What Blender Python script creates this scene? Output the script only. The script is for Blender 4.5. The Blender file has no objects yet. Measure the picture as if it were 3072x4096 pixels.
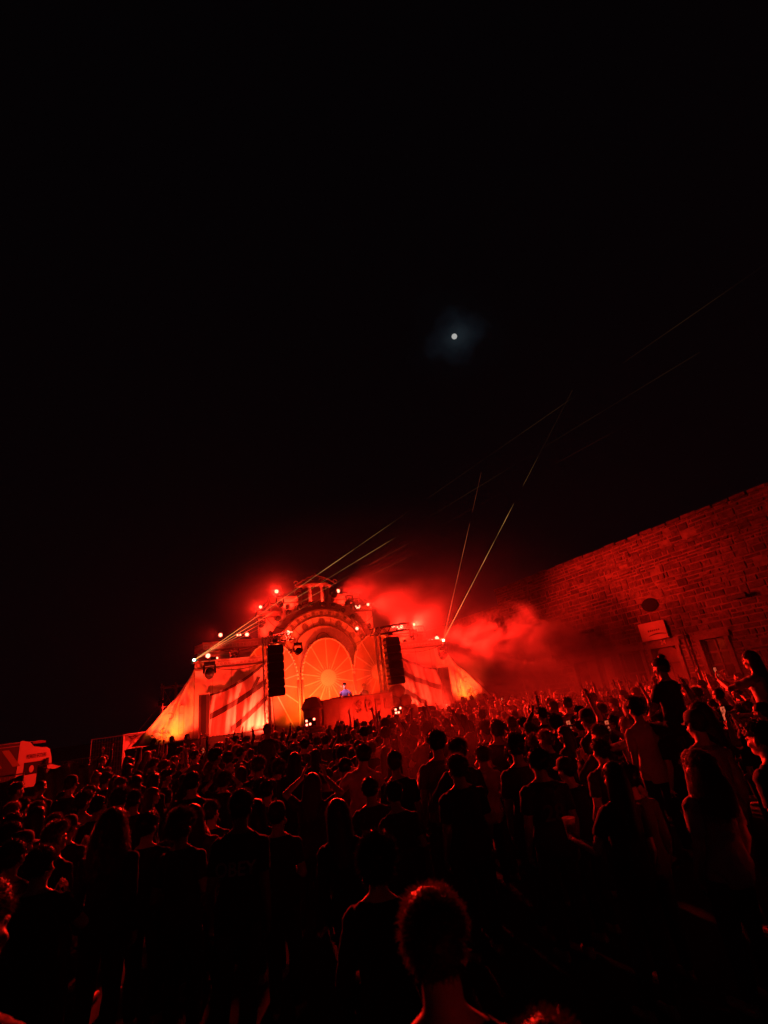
import bpy, bmesh, math, random
import numpy as np
from mathutils import Vector, Matrix, noise
RND = random.Random(7)
sc = bpy.context.scene
col = sc.collection
R = math.radians

# ------------------------------------------------------------------ camera
FPX, PITCH, ROLL, CZ = 1935.0, R(21.3), R(7.6), 2.2     # focal length in pixels of the 3072 wide photo
fwd = Vector((0, math.cos(PITCH), math.sin(PITCH)))
r0 = Vector((1, 0, 0)); u0 = Vector((0, -math.sin(PITCH), math.cos(PITCH)))
c_r = r0 * math.cos(ROLL) - u0 * math.sin(ROLL)
c_u = r0 * math.sin(ROLL) + u0 * math.cos(ROLL)
CAM = Vector((0, 0, CZ))
cd = bpy.data.cameras.new('camera'); cam = bpy.data.objects.new('camera', cd); col.objects.link(cam)
m = Matrix.Identity(4)
for i in range(3):
    m[i][0] = c_r[i]; m[i][1] = c_u[i]; m[i][2] = -fwd[i]; m[i][3] = CAM[i]
cam.matrix_world = m
cd.sensor_fit = 'VERTICAL'; cd.sensor_height = 36; cd.lens = 36 * FPX / 4096
cd.clip_start = 0.05; cd.clip_end = 5000
cd.dof.use_dof = True; cd.dof.focus_distance = 14; cd.dof.aperture_fstop = 2.0
sc.camera = cam
def ray(px, py): return fwd + c_r * ((px - 1536) / FPX) - c_u * ((py - 2048) / FPX)
def at(px, py, dep): return CAM + ray(px, py) * dep
def proj(p):
    v = Vector(p) - CAM; z = v.dot(fwd)
    return 1536 + FPX * v.dot(c_r) / z, 2048 - FPX * v.dot(c_u) / z, z

# ------------------------------------------------------------------ world, moonlight, exposure
sc.view_settings.view_transform = 'Standard'; sc.view_settings.look = 'None'
sc.view_settings.exposure = 0; sc.view_settings.gamma = 1; sc.view_settings.use_curve_mapping = False
sc.cycles.max_bounces = 4; sc.cycles.diffuse_bounces = 2; sc.cycles.glossy_bounces = 2
sc.cycles.transmission_bounces = 3; sc.cycles.transparent_max_bounces = 12; sc.cycles.volume_bounces = 0
sc.cycles.caustics_reflective = False; sc.cycles.caustics_refractive = False
sc.cycles.use_denoising = True; sc.cycles.sample_clamp_indirect = 4
sc.cycles.volume_step_rate = 1.0
moon_dir = ray(1817, 1344).normalized()
w = bpy.data.worlds.new('World'); sc.world = w; w.use_nodes = True
nt = w.node_tree; nt.nodes.clear()
N = nt.nodes.new; L = nt.links.new
out = N('ShaderNodeOutputWorld'); bg = N('ShaderNodeBackground'); bg2 = N('ShaderNodeBackground'); addn = N('ShaderNodeAddShader')
sky = N('ShaderNodeTexSky'); sky.sky_type = 'NISHITA'; sky.sun_disc = False
sky.sun_elevation = R(-6); sky.sun_rotation = R(200)
L(sky.outputs[0], bg.inputs[0]); bg.inputs[1].default_value = 0.002
# thin cloud lit by the moon: a faint blue aureole in the sky around the moon's direction
tc = N('ShaderNodeTexCoord'); dot = N('ShaderNodeVectorMath'); dot.operation = 'DOT_PRODUCT'
dot.inputs[1].default_value = moon_dir; L(tc.outputs['Generated'], dot.inputs[0])
ac = N('ShaderNodeMath'); ac.operation = 'ARCCOSINE'; L(dot.outputs['Value'], ac.inputs[0])
nz = N('ShaderNodeTexNoise'); nz.inputs['Scale'].default_value = 14; nz.inputs['Detail'].default_value = 4
L(tc.outputs['Generated'], nz.inputs['Vector'])
nm = N('ShaderNodeMath'); nm.operation = 'MULTIPLY_ADD'; nm.inputs[1].default_value = 0.1; nm.inputs[2].default_value = -0.05
L(nz.outputs['Fac'], nm.inputs[0])
aa = N('ShaderNodeMath'); aa.operation = 'ADD'; L(ac.outputs[0], aa.inputs[0]); L(nm.outputs[0], aa.inputs[1])
rp = N('ShaderNodeValToRGB'); cr = rp.color_ramp
cr.elements[0].position = 0.0; cr.elements[0].color = (.008, .013, .017, 1)
cr.elements[1].position = 0.105; cr.elements[1].color = (0.0006, 0.0006, 0.0009, 1)
e = cr.elements.new(0.03); e.color = (.0026, .0045, .0065, 1)
e = cr.elements.new(0.06); e.color = (.0007, .0009, .0013, 1)
L(aa.outputs[0], rp.inputs[0]); L(rp.outputs[0], bg2.inputs[0]); bg2.inputs[1].default_value = 1
L(bg.outputs[0], addn.inputs[0]); L(bg2.outputs[0], addn.inputs[1]); L(addn.outputs[0], out.inputs[0])
sd = bpy.data.lights.new('moonlight', 'SUN'); sd.energy = 0.004; sd.angle = R(0.5); sd.color = (.75, .85, 1)
so = bpy.data.objects.new('moonlight', sd); col.objects.link(so)
so.rotation_mode = 'QUATERNION'; so.rotation_quaternion = (-moon_dir).to_track_quat('-Z', 'Y'); so.location = moon_dir * 60

# ------------------------------------------------------------------ materials
MAT = {}
def mat(name, colr, rough=.7, metal=0, var=0.0, scale=4, bump=0, bscale=30, emis=None, estr=0, transl=0, alpha=1, spec=.5, dark=None, thr=.5):
    if name in MAT: return MAT[name]
    mt = bpy.data.materials.new(name); mt.use_nodes = True; n = mt.node_tree; n.nodes.clear(); A = n.nodes.new; K = n.links.new
    o = A('ShaderNodeOutputMaterial'); p = A('ShaderNodeBsdfPrincipled')
    p.inputs['Base Color'].default_value = (*colr, 1); p.inputs['Roughness'].default_value = rough
    p.inputs['Metallic'].default_value = metal; p.inputs['Specular IOR Level'].default_value = spec
    t = A('ShaderNodeTexCoord')
    if var or dark:
        z = A('ShaderNodeTexNoise'); z.inputs['Scale'].default_value = scale; z.inputs['Detail'].default_value = 6; z.inputs['Roughness'].default_value = .65
        K(t.outputs['Object'], z.inputs['Vector'])
        r = A('ShaderNodeValToRGB')
        d = dark or tuple(c * (1 - var) for c in colr)
        r.color_ramp.elements[0].position = thr - .18; r.color_ramp.elements[0].color = (*d, 1)
        r.color_ramp.elements[1].position = thr + .15; r.color_ramp.elements[1].color = (*colr, 1)
        K(z.outputs['Fac'], r.inputs[0]); K(r.outputs[0], p.inputs['Base Color'])
    if bump:
        z2 = A('ShaderNodeTexNoise'); z2.inputs['Scale'].default_value = bscale; z2.inputs['Detail'].default_value = 5
        K(t.outputs['Object'], z2.inputs['Vector']); b = A('ShaderNodeBump'); b.inputs['Strength'].default_value = bump; b.inputs['Distance'].default_value = .02
        K(z2.outputs['Fac'], b.inputs['Height']); K(b.outputs[0], p.inputs['Normal'])
    if emis:
        p.inputs['Emission Color'].default_value = (*emis, 1); p.inputs['Emission Strength'].default_value = estr
    p.inputs['Alpha'].default_value = alpha
    if transl:
        tr = A('ShaderNodeBsdfTranslucent'); mx = A('ShaderNodeMixShader'); mx.inputs[0].default_value = transl
        tr.inputs['Color'].default_value = (*colr, 1)
        K(p.outputs[0], mx.inputs[1]); K(tr.outputs[0], mx.inputs[2]); K(mx.outputs[0], o.inputs[0])
    else: K(p.outputs[0], o.inputs[0])
    MAT[name] = mt; return mt
def emit(name, c, s):
    if name in MAT: return MAT[name]
    mt = bpy.data.materials.new(name); mt.use_nodes = True; n = mt.node_tree; n.nodes.clear()
    o = n.nodes.new('ShaderNodeOutputMaterial'); e = n.nodes.new('ShaderNodeEmission'); e.inputs[0].default_value = (*c, 1); e.inputs[1].default_value = s
    n.links.new(e.outputs[0], o.inputs[0]); MAT[name] = mt; return mt
M_ground = mat('ground_asphalt', (.013, .012, .011), .9, var=.4, scale=2, bump=.4, bscale=60)
M_plaster = mat('printed_marble_cloth', (.72, .68, .6), .8, dark=(.34, .27, .22), thr=.36, scale=2.2, bump=.25, bscale=5)
M_cloth = mat('pale_canvas', (.74, .7, .62), .85, var=.25, scale=1.2, bump=.3, bscale=3)
M_corn = mat('cornice_paint', (.62, .52, .42), .75, var=.3, scale=5)
M_trim = mat('trim_dark', (.22, .14, .1), .8, var=.3, scale=6)
M_white = mat('white_trim', (.8, .77, .7), .7, var=.12, scale=3)
M_orange = mat('window_cloth', (.55, .33, .2), .85, var=.35, scale=.9, bump=.2, bscale=3)
M_band = mat('arch_band', (.74, .66, .54), .8, var=.15, scale=2)
M_drape = mat('swag_cloth', (.5, .42, .36), .85, var=.25, scale=1.5, bump=.35, bscale=3, transl=.25)
M_stripe = mat('swag_stripe', (.05, .022, .018), .85, var=.3, scale=3)
M_pil = mat('pillar_dark', (.05, .025, .02), .7, var=.3, scale=3)
M_black = mat('black_cloth', (.015, .014, .014), .95, var=.3, scale=3)
M_deck = mat('deck_ply', (.06, .05, .045), .8, var=.3, scale=3)
M_metal = mat('dark_fixture', (.02, .02, .022), .45, metal=.4)
M_alu = mat('aluminium', (.5, .5, .52), .4, metal=.9, var=.2, scale=8)
M_spk = mat('speaker_black', (.018, .018, .02), .6, var=.2, scale=20)
M_lens = emit('lit_lens', (1, .14, .08), 9)
M_cell = emit('lit_led_cell', (1, .15, .085), 9)
M_dlens = mat('unlit_lens', (.03, .03, .035), .1, spec=.8)
M_booth = mat('booth_panel', (.36, .2, .13), .8, var=.25, scale=2)
M_boothl = mat('booth_letters', (.17, .085, .06), .8)
M_mort = mat('lime_mortar', (.3, .25, .21), .95, var=.6, scale=2.5, bump=.6, bscale=14)
STONES = [mat('wall_stone_%s' % n_, c_, .92, var=.65, scale=4, bump=1.0, bscale=11) for n_, c_ in
          (('tan', (.2, .155, .125)), ('grey', (.17, .14, .12)), ('rust', (.18, .125, .1)), ('pale', (.25, .2, .165)), ('dark', (.12, .095, .085)))]

# ------------------------------------------------------------------ mesh helpers
class MB:
    def __init__(s): s.v = []; s.f = []
    def box(s, x0, x1, y0, y1, z0, z1):
        b = len(s.v); s.v += [(x, y, z) for z in (z0, z1) for y in (y0, y1) for x in (x0, x1)]
        s.f += [tuple(b + i for i in q) for q in ((0, 2, 3, 1), (4, 5, 7, 6), (0, 1, 5, 4), (2, 6, 7, 3), (0, 4, 6, 2), (1, 3, 7, 5))]; return s
    def prism(s, pts, y0, y1):                 # polygon in x,z extruded along y
        b = len(s.v); n = len(pts)
        s.v += [(x, y0, z) for x, z in pts] + [(x, y1, z) for x, z in pts]
        s.f += [tuple(range(b, b + n)), tuple(range(b + 2 * n - 1, b + n - 1, -1))]
        s.f += [(b + i, b + n + i, b + n + (i + 1) % n, b + (i + 1) % n) for i in range(n)]; return s
    def band(s, outer, inner, y0, y1):         # strip between two polylines in x,z, extruded along y
        b = len(s.v); n = len(outer)
        for y in (y0, y1): s.v += [(x, y, z) for x, z in outer] + [(x, y, z) for x, z in inner]
        for i in range(n - 1):
            s.f += [(b + i, b + i + 1, b + n + i + 1, b + n + i), (b + 2 * n + i, b + 3 * n + i, b + 3 * n + i + 1, b + 2 * n + i + 1),
                    (b + i, b + 2 * n + i, b + 2 * n + i + 1, b + i + 1), (b + n + i, b + n + i + 1, b + 3 * n + i + 1, b + 3 * n + i)]
        s.f += [(b, b + n, b + 3 * n, b + 2 * n), (b + n - 1, b + 3 * n - 1, b + 4 * n - 1, b + 2 * n - 1)]; return s
    def tube(s, a, c, ra, rb=None, n=8, caps=True):
        a = Vector(a); c = Vector(c); rb = ra if rb is None else rb; d = (c - a).normalized()
        p = d.orthogonal().normalized(); q = d.cross(p); b = len(s.v)
        for o_, r_ in ((a, ra), (c, rb)):
            s.v += [tuple(o_ + (p * math.cos(t) + q * math.sin(t)) * r_) for t in [2 * math.pi * i / n for i in range(n)]]
        s.f += [(b + i, b + (i + 1) % n, b + n + (i + 1) % n, b + n + i) for i in range(n)]
        if caps: s.f += [tuple(range(b + n - 1, b - 1, -1)), tuple(range(b + n, b + 2 * n))]
        return s
    def path(s, pts, r, n=6):
        for a, c in zip(pts, pts[1:]): s.tube(a, c, r, n=n)
        return s
    def loft(s, rings, cap=True):
        b = len(s.v); n = len(rings[0])
        for r_ in rings: s.v += [tuple(p) for p in r_]
        for k in range(len(rings) - 1):
            s.f += [(b + k * n + i, b + k * n + (i + 1) % n, b + (k + 1) * n + (i + 1) % n, b + (k + 1) * n + i) for i in range(n)]
        if cap:
            e_ = b + (len(rings) - 1) * n
            s.f += [tuple(range(b + n - 1, b - 1, -1)), tuple(range(e_, e_ + n))]
        return s
    def ell(s, c, rad, n=12, k=8, rot=None):
        rings = []
        for j in range(k + 1):
            t = math.pi * (j + .02 * (j == 0) - .02 * (j == k)) / k; ring = []
            for i in range(n):
                a = 2 * math.pi * i / n
                p = Vector((rad[0] * math.sin(t) * math.cos(a), rad[1] * math.sin(t) * math.sin(a), -rad[2] * math.cos(t)))
                if rot: p = rot @ p
                ring.append(p + Vector(c))
            rings.append(ring)
        return s.loft(rings)
    def rcone(s, a, b_, ra, rb, n=10):         # tapered limb with rounded ends
        a = Vector(a); b_ = Vector(b_); d = b_ - a; Ln = d.length; d.normalize(); p = d.orthogonal().normalized(); q = d.cross(p)
        rings = []
        for th in (-80, -50, -20): rings.append((a + d * ra * math.sin(R(th)), ra * math.cos(R(th))))
        for f_ in (.33, .66): rings.append((a + d * Ln * f_, ra + (rb - ra) * f_))
        for th in (20, 50, 80): rings.append((b_ + d * rb * math.sin(R(th)), rb * math.cos(R(th))))
        return s.loft([[o_ + (p * math.cos(2 * math.pi * i / n) + q * math.sin(2 * math.pi * i / n)) * r_ for i in range(n)] for o_, r_ in rings])
    def grid(s, fn, nu, nv):
        b = len(s.v)
        s.v += [tuple(fn(i / nu, j / nv)) for j in range(nv + 1) for i in range(nu + 1)]
        s.f += [(b + j * (nu + 1) + i, b + j * (nu + 1) + i + 1, b + (j + 1) * (nu + 1) + i + 1, b + (j + 1) * (nu + 1) + i) for j in range(nv) for i in range(nu)]; return s
    def mesh(s, name, mt=None, smooth=False):
        me = bpy.data.meshes.new(name); me.from_pydata(s.v, [], s.f); me.update()
        if mt: me.materials.append(mt)
        bm = bmesh.new(); bm.from_mesh(me); bmesh.ops.recalc_face_normals(bm, faces=bm.faces); bm.to_mesh(me); bm.free()
        if smooth: me.polygons.foreach_set('use_smooth', [True] * len(me.polygons))
        return me
    def build(s, name, mt, parent=None, smooth=False): return link(name, s.mesh(name, mt, smooth), parent)
def link(name, me, parent=None):
    o_ = bpy.data.objects.new(name, me); col.objects.link(o_)
    if parent: o_.parent = parent
    return o_
def empty(name, loc=(0, 0, 0), rz=0, parent=None):
    o_ = bpy.data.objects.new(name, None); col.objects.link(o_); o_.location = loc; o_.rotation_euler = (0, 0, rz); o_.empty_display_size = .1
    if parent: o_.parent = parent
    return o_
def tag(o_, label=None, cat=None, group=None, kind=None):
    if label: o_['label'] = label
    if cat: o_['category'] = cat
    if group: o_['group'] = group
    if kind: o_['kind'] = kind
    return o_
def text_mesh(s, size, ext, mt):
    cu = bpy.data.curves.new('lettering', 'FONT'); cu.body = s; cu.size = size; cu.extrude = ext; cu.align_x = 'CENTER'; cu.align_y = 'CENTER'; cu.offset = size * .02
    o_ = bpy.data.objects.new('tmp', cu); col.objects.link(o_); dg = bpy.context.evaluated_depsgraph_get()
    me = bpy.data.meshes.new_from_object(o_.evaluated_get(dg)); bpy.data.objects.remove(o_); me.materials.clear(); me.materials.append(mt); return me
def arc(cx, cz, r, a0, a1, n): return [(cx + r * math.cos(R(a0 + (a1 - a0) * i / n)), cz + r * math.sin(R(a0 + (a1 - a0) * i / n))) for i in range(n + 1)]
def lamp(name, kind, parent, loc, target, power, colr, size=R(60), blend=.6, radius=.06):
    ld = bpy.data.lights.new(name, kind); ld.energy = power; ld.color = colr; ld.shadow_soft_size = radius
    if kind == 'SPOT': ld.spot_size = size; ld.spot_blend = blend
    o_ = bpy.data.objects.new(name, ld); col.objects.link(o_); o_.parent = parent; o_.location = loc
    d = Vector(target) - Vector(loc)
    o_.rotation_euler = d.to_track_quat('-Z', 'Y').to_euler(); return o_

# ------------------------------------------------------------------ ground, moon
g = MB().box(-400, 400, -60, 700, -.5, 0).build('ground', M_ground); tag(g, kind='structure')
mo = MB().ell((0, 0, 0), (10.4, 10.4, 10.4), 32, 16).build('moon', emit('moon_glow', (.74, .74, .7), .55), smooth=True)
mo.location = moon_dir * 2000; tag(mo, 'small pale round moon in the black night sky', 'moon')

# ------------------------------------------------------------------ stage frame: x along the facade, y away from the crowd, z up
ANG = R(20); U = Vector((math.cos(ANG), math.sin(ANG), 0)); NN = Vector((math.sin(ANG), -math.cos(ANG), 0))
O = Vector((-3.9291663, 25.18827622, 0))
def st(px, py, d=0):                       # pixel of the photo -> (s, z) on the plane d metres in front of the facade
    r_ = ray(px, py); t = (O + NN * d - CAM).dot(NN) / r_.dot(NN); p = CAM + r_ * t
    return (p - O).dot(U), p.z
def sw(s, d, z): return O + U * s + NN * d + Vector((0, 0, z))
DECK = 1.4
RED = (1, .013, .006)

# ------------------------------------------------------------------ stage platform
pf = empty('stage_platform', O, ANG); tag(pf, 'black skirted stage platform carrying the domed show front', 'stage')
MB().box(-5.4, 5.4, -4.6, -1.3, DECK - .12, DECK).build('deck', M_deck, pf); MB().box(-8.2, 8.2, -1.295, 3.2, DECK - .12, DECK).build('deck', M_deck, pf)
for k in range(12):
    x0 = -5.4 + k * .9
    MB().box(x0 + .01, x0 + .89, -4.66, -4.62, .02, DECK - .14).build('skirt_panel', M_black, pf)
MB().box(-5.4, 5.4, -4.72, -4.605, DECK - .1, DECK + .03).build('front_lip', M_corn, pf)
for sg in (-1, 1):
    MB().prism([(sg * 5.42, .01), (sg * 8.1, .01), (sg * 8.5, 1.72), (sg * 5.42, 1.72)], -2.1, -2.04).build('wing_skirt', M_black, pf)
    MB().prism([(sg * 5.47, 1.6), (sg * 8.4, 1.6), (sg * 8.46, 1.74), (sg * 5.47, 1.74)], -2.035, -1.3).build('wing_ledge', M_black, pf)
    MB().box(*sorted((sg * 5.41, sg * 5.45)), -4.6, -2.11, .02, DECK - .14).build('side_skirt', M_black, pf)
    MB().box(*sorted((sg * 2.95, sg * 5.4)), -1.7, -1.3, DECK + .005, 1.74).build('wing_plinth', M_black, pf)

# ------------------------------------------------------------------ facade
fc = empty('stage_facade', O, ANG); tag(fc, 'festival stage front painted as a domed palace with three arched sun windows', 'stage set')
def W(x0, x1, y0, y1, z0, z1): return MB().box(x0, x1, y0, y1, z0, z1)
tile_me = None
def cornice(x0, x1, y, z0, z1, dep=.16, tiles=True):
    """wall-top cornice facing the crowd at y, running x0..x1"""
    global tile_me
    c = W(x0, x1, y - dep, y + .5, z0 + .03, z1 - .06).build('cornice', M_corn, fc)
    W(x0 - .05, x1 + .05, y - dep - .07, y + .5, z1 - .06, z1).build('cornice_slab', M_corn, c)
    W(x0 - .02, x1 + .02, y - dep - .03, y + .5, z0, z0 + .03).build('cornice_moulding', M_trim, c)
    if not tiles: return c
    if tile_me is None:
        a = .055; b = .03; tb = MB()
        for q in ((-a, a, -.012, 0, b, a), (-a, a, -.012, 0, -a, -b), (-a, -b, -.012, 0, -b, b), (b, a, -.012, 0, -b, b)): tb.box(*q)
        tb.box(-.012, .012, -.012, 0, -.012, .012); tile_me = tb.mesh('tile', M_white)
    n_ = int((x1 - x0) / .165); zc = (z0 + z1 - .03) / 2
    for i in range(n_):
        t = link('tile', tile_me, c); t.location = (x0 + (x1 - x0) * (i + .5) / n_, y - dep - .001, zc); k = (z1 - z0 - .1) / .17; t.scale = (k * 1.05, 1, k * 1.05)
    return c
# wings (d = 1)
def curtain(sg):
    def fn(u, v):
        z = 4.58 - 2.83 * v; wd = .02 + 2.38 * v ** 1.22
        x = 6.06 + wd * u
        fold = .09 * noise.noise(Vector((u * 3, v * 5, sg * 3))) + .05 * math.sin(u * 9 + v * 7) * (.3 + u) + .035 * math.sin((u * wd) * 11 - v * 9) + .02 * math.sin(u * 31 + v * 13) * u
        return (sg * x, -1.02 - fold + .1 * u, z + .02 * math.sin(u * 8))
    return MB().grid(fn, 36, 40)
for sg in (-1, 1):
    lo, hi = sorted((sg * 2.95, sg * 6.05))
    W(lo, hi, -1.0, -.9, 1.75, 4.56).build('wing_wall', M_plaster, fc)
    cornice(lo, hi, -1.0, 4.55, 4.9)
    lo, hi = sorted((sg * 5.55, sg * 6.03))
    W(lo, hi, -1.07, -1.002, 1.9, 4.5).build('pilaster', M_white, fc)
    ct = curtain(sg).build('side_curtain', M_cloth, fc, True)
    md = ct.modifiers.new('thickness', 'SOLIDIFY'); md.thickness = .012
    # slit window and painted scrolls on the curtain
    cx = sg * 6.54
    sl = MB()
    for q in ((cx - .1, cx - .088, 2.02, 3.15), (cx + .088, cx + .1, 2.02, 3.15), (cx - .1, cx + .1, 3.14, 3.155), (cx - .1, cx + .1, 2.0, 2.015)):
        sl.box(q[0], q[1], -1.142, -1.12, q[2], q[3])
    sl.build('slit_window', M_trim, fc); W(cx - .087, cx + .087, -1.135, -1.125, 2.8, 3.138).build('slit_recess', M_corn, fc)
    for k_, (ox, oz, rr, a0, a1) in enumerate(((7.45, 2.05, .2, 20, 330), (7.2, 2.25, .17, -160, 120), (6.98, 2.75, .16, 60, 300), (7.62, 2.0, .1, 0, 300), (7.02, 2.05, .12, -60, 200))):
        pts = []
        for i in range(15):
            a = R(a0 + (a1 - a0) * i / 14); q = rr * (1 - .55 * i / 14); pts.append((sg * (ox + q * math.cos(a)), -1.13, oz + q * math.sin(a)))
        MB().path(pts, .016, 5).build('painted_scroll', M_trim, fc)
    # striped swag hung from the pillar up to the speaker tower
    def top(x): t = (x - 2.98) / 2.45; return 4.66 - 1.95 * t + .74 * t * t
    def swag(u, v):
        x = 2.98 + 2.45 * u; zt = top(x); z = 1.76 + (zt - 1.76) * v
        f = .085 * math.sin(x * 8 + .9 * math.sin(z * 2) + z) + .045 * math.sin(x * 19 + z * 2.3) + .05 * math.sin(x * 3 - z * 3) + .05 * noise.noise(Vector((x * 2.2, z * 1.4, sg)))
        return (sg * x, -1.33 - f - .06 * math.sin(math.pi * v), z)
    s_ = MB().grid(swag, 64, 24).build('swag', M_drape, fc, True)
    def on(x, z, off=.014):
        zt = top(x); p = swag((x - 2.98) / 2.45, (z - 1.76) / (zt - 1.76)); return (p[0], p[1] - off, p[2])
    for (xa, za, xb, zb, wd, bow) in ((5.4, 2.42, 3.0, 3.62, .25, -.16), (4.55, 1.8, 3.0, 2.95, .24, -.12), (5.4, 3.38, 3.0, 4.5, .14, -.41)):
        def stripe(u, v):
            x = xa + (xb - xa) * u; z = za + (zb - za) * u + bow * 4 * u * (1 - u) * .5 + wd * v
            z = min(max(z, 1.765), top(x) - .003)
            return on(x, z)
        MB().grid(stripe, 48, 2).build('swag_stripe', M_stripe, s_, True)
    MB().grid(lambda u, v: on(3.25 + .16 * v + .42 * u, 3.95 - .75 * u), 12, 2).build('swag_stripe', M_stripe, s_, True)
    # pillar box at the swag's outer end
    xi = 5.42; p0 = W(*sorted((sg * xi, sg * (xi + .42))), -1.75, -1.37, 1.75, 3.45).build('pillar_box', M_pil, fc)
    W(*sorted((sg * (xi + .12), sg * (xi + .32))), -1.758, -1.752, 1.8, 3.42).build('pillar_panel', M_black, p0)
    W(*sorted((sg * (xi - .02), sg * (xi + .44))), -1.78, -1.36, 3.45, 3.49).build('pillar_cap', M_corn, p0)
    # second tier (d = -.8)
    lo, hi = sorted((sg * 2.2, sg * 5.75))
    W(lo, hi, .8, .95, 4.7, 5.56).build('tier_wall', M_plaster, fc); cornice(lo, hi, .8, 5.55, 5.95, .2)
    for q in (3.0, 4.3, 5.4): W(*sorted((sg * q, sg * (q + .28))), .74, .797, 4.72, 5.5).build('pilaster', M_corn, fc)
    W(lo, hi, .64, .797, 5.36, 5.41).build('tier_moulding', M_corn, fc)
    # chamfered return of the second tier
    xa, xb = sg * 5.76, sg * 6.2
    rt = MB(); rt.v = [(xa, .6, 5.58), (xb, 1.5, 5.58), (xb, 1.5, 5.93), (xa, .6, 5.93), (xa, .9, 5.58), (xb, 1.8, 5.58), (xb, 1.8, 5.93), (xa, .9, 5.93)]
    rt.f = [(0, 1, 2, 3), (7, 6, 5, 4), (0, 4, 5, 1), (3, 2, 6, 7), (0, 3, 7, 4), (1, 5, 6, 2)]
    rto = rt.build('cornice_return', M_corn, fc)
    dv = Vector((xb - xa, .9, 0)); an = math.atan2(dv.y, dv.x) + (0 if sg > 0 else math.pi)
    for i in range(6):
        t = link('tile', tile_me, rto); t.location = (xa + dv.x * (i + .5) / 6, .6 + .9 * (i + .5) / 6 , 5.74); t.rotation_euler = (0, 0, an); t.scale = (1.15, 1, 1.2)
        t.location.x += sg * .004; t.location.y -= .004
    W(*sorted((sg * 5.76, sg * 6.05)), 1.0, 1.6, 4.7, 5.57).build('tier_return_wall', M_plaster, fc)
    # third tier (d = -1.2)
    lo, hi = sorted((sg * 2.0, sg * 3.1)); W(lo, hi, 1.2, 1.6, 5.9, 7.1).build('tier_wall', M_plaster, fc); cornice(lo, hi, 1.2, 7.05, 7.35, .1, False)
    W(*sorted((sg * 2.75, sg * 3.02)), 1.13, 1.197, 5.96, 7.04).build('pilaster', M_white, fc)
    # fourth tier
    lo, hi = sorted((sg * 1.0, sg * 2.45)); W(lo, hi, 1.3, 1.6, 6.9, 7.8).build('tier_wall', M_plaster, fc); cornice(lo, hi, 1.3, 7.78, 8.1, .1)
    for q in (1.2, 1.7, 2.15): W(*sorted((sg * q, sg * (q + .16))), 1.24, 1.297, 7.36, 7.76).build('pilaster', M_white, fc)
    pts = [(sg * (2.46 + .7 * i / 8), 1.4, 8.06 - .62 * (i / 8) ** .6) for i in range(9)]
    MB().path(pts, .05, 6).build('scroll_bracket', M_corn, fc)
# central arch
ca = MB().prism(arc(0, 4.6, 2.42, 0, 180, 48) + [(-2.42, 1.42), (2.42, 1.42)], .12, .3).build('central_arch', M_band, fc)
vs = MB().band(arc(0, 4.6, 2.44, -8, 188, 56), arc(0, 4.6, 2.12, -8, 188, 56), .02, .118).build('arch_moulding', M_corn, fc)
MB().band(arc(0, 4.6, 2.135, -8, 188, 56), arc(0, 4.6, 2.1, -8, 188, 56), -.02, .016).build('arch_bead', M_trim, vs)
MB().band(arc(0, 4.6, 2.5, -8, 188, 56), arc(0, 4.6, 2.44, -8, 188, 56), -.04, .11).build('arch_bead', M_trim, vs)
MB().band(arc(0, 4.6, 2.95, 12, 168, 40), arc(0, 4.6, 2.505, 12, 168, 40), .3, .5).build('outer_arch_ring', M_corn, fc)
blk = MB().box(-.075, .075, -.03, 0, -.09, .09).mesh('voussoir', M_trim); dia = MB().ell((0, -.032, 0), (.025, .02, .025), 8, 5).mesh('stud', M_corn)
dot_me = MB().ell((0, 0, 0), (.03, .02, .03), 8, 5).mesh('stud', M_trim)
for k in range(17):
    a = R(4 + 172 * k / 16); v = link('voussoir', blk, vs); v.location = (2.28 * math.cos(a), .018, 4.6 + 2.28 * math.sin(a)); v.rotation_euler = (0, math.pi / 2 - a, 0)
    if k < 16:
        a2 = R(4 + 172 * (k + .5) / 16); q = link('stud', dot_me, vs); q.location = (2.28 * math.cos(a2), .015, 4.6 + 2.28 * math.sin(a2))
lu = MB().prism(arc(0, 4.6, 1.62, 0, 180, 40) + [(-1.62, 3.0), (1.62, 3.0)], .06, .118).build('lunette', M_corn, fc)
MB().band(arc(0, 4.6, 1.66, 0, 180, 40), arc(0, 4.6, 1.62, 0, 180, 40), .03, .117).build('lunette_bead', M_trim, lu)
for (cx, rr, zz) in ((0, .36, 5.55), (-.62, .22, 5.2), (.62, .22, 5.2)):
    MB().band(arc(cx, zz, rr, 0, 180, 16), arc(cx, zz, rr - .035, 0, 180, 16), .03, .058).build('lunette_arch', M_trim, lu)
    for s2 in (-1, 1): W(*sorted((cx + s2 * rr, cx + s2 * (rr - .035))), .03, .058, zz - .7, zz - .002).build('lunette_mullion', M_trim, lu)
MB().path([(0, .045, 5.4), (0, .045, 5.65)], .02, 6).build('lunette_hand', M_trim, lu)
def globe(a):
    gb = MB(); c = (1.88 * math.cos(R(a)), 4.6 + 1.88 * math.sin(R(a))); r_ = .155
    for (ex, ez) in ((1, 1), (.5, 1), (1, .45)):
        gb.path([(c[0] + r_ * ex * math.cos(t), .105, c[1] + r_ * ez * math.sin(t)) for t in [2 * math.pi * i / 20 for i in range(21)]], .0105, 4)
    gb.path([(c[0] - r_, .105, c[1]), (c[0] + r_, .105, c[1])], .0105, 4); return gb
for a in (34, 62, 90, 118, 146): globe(a).build('globe_roundel', M_trim, ca)
for a in (20, 48, 76, 104, 132, 160):
    d = Vector((math.cos(R(a)), 0, math.sin(R(a)))); MB().tube(d * 1.68 + Vector((0, .112, 4.6)), d * 2.08 + Vector((0, .112, 4.6)), .012, n=5).build('panel_joint', M_trim, ca)
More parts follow.
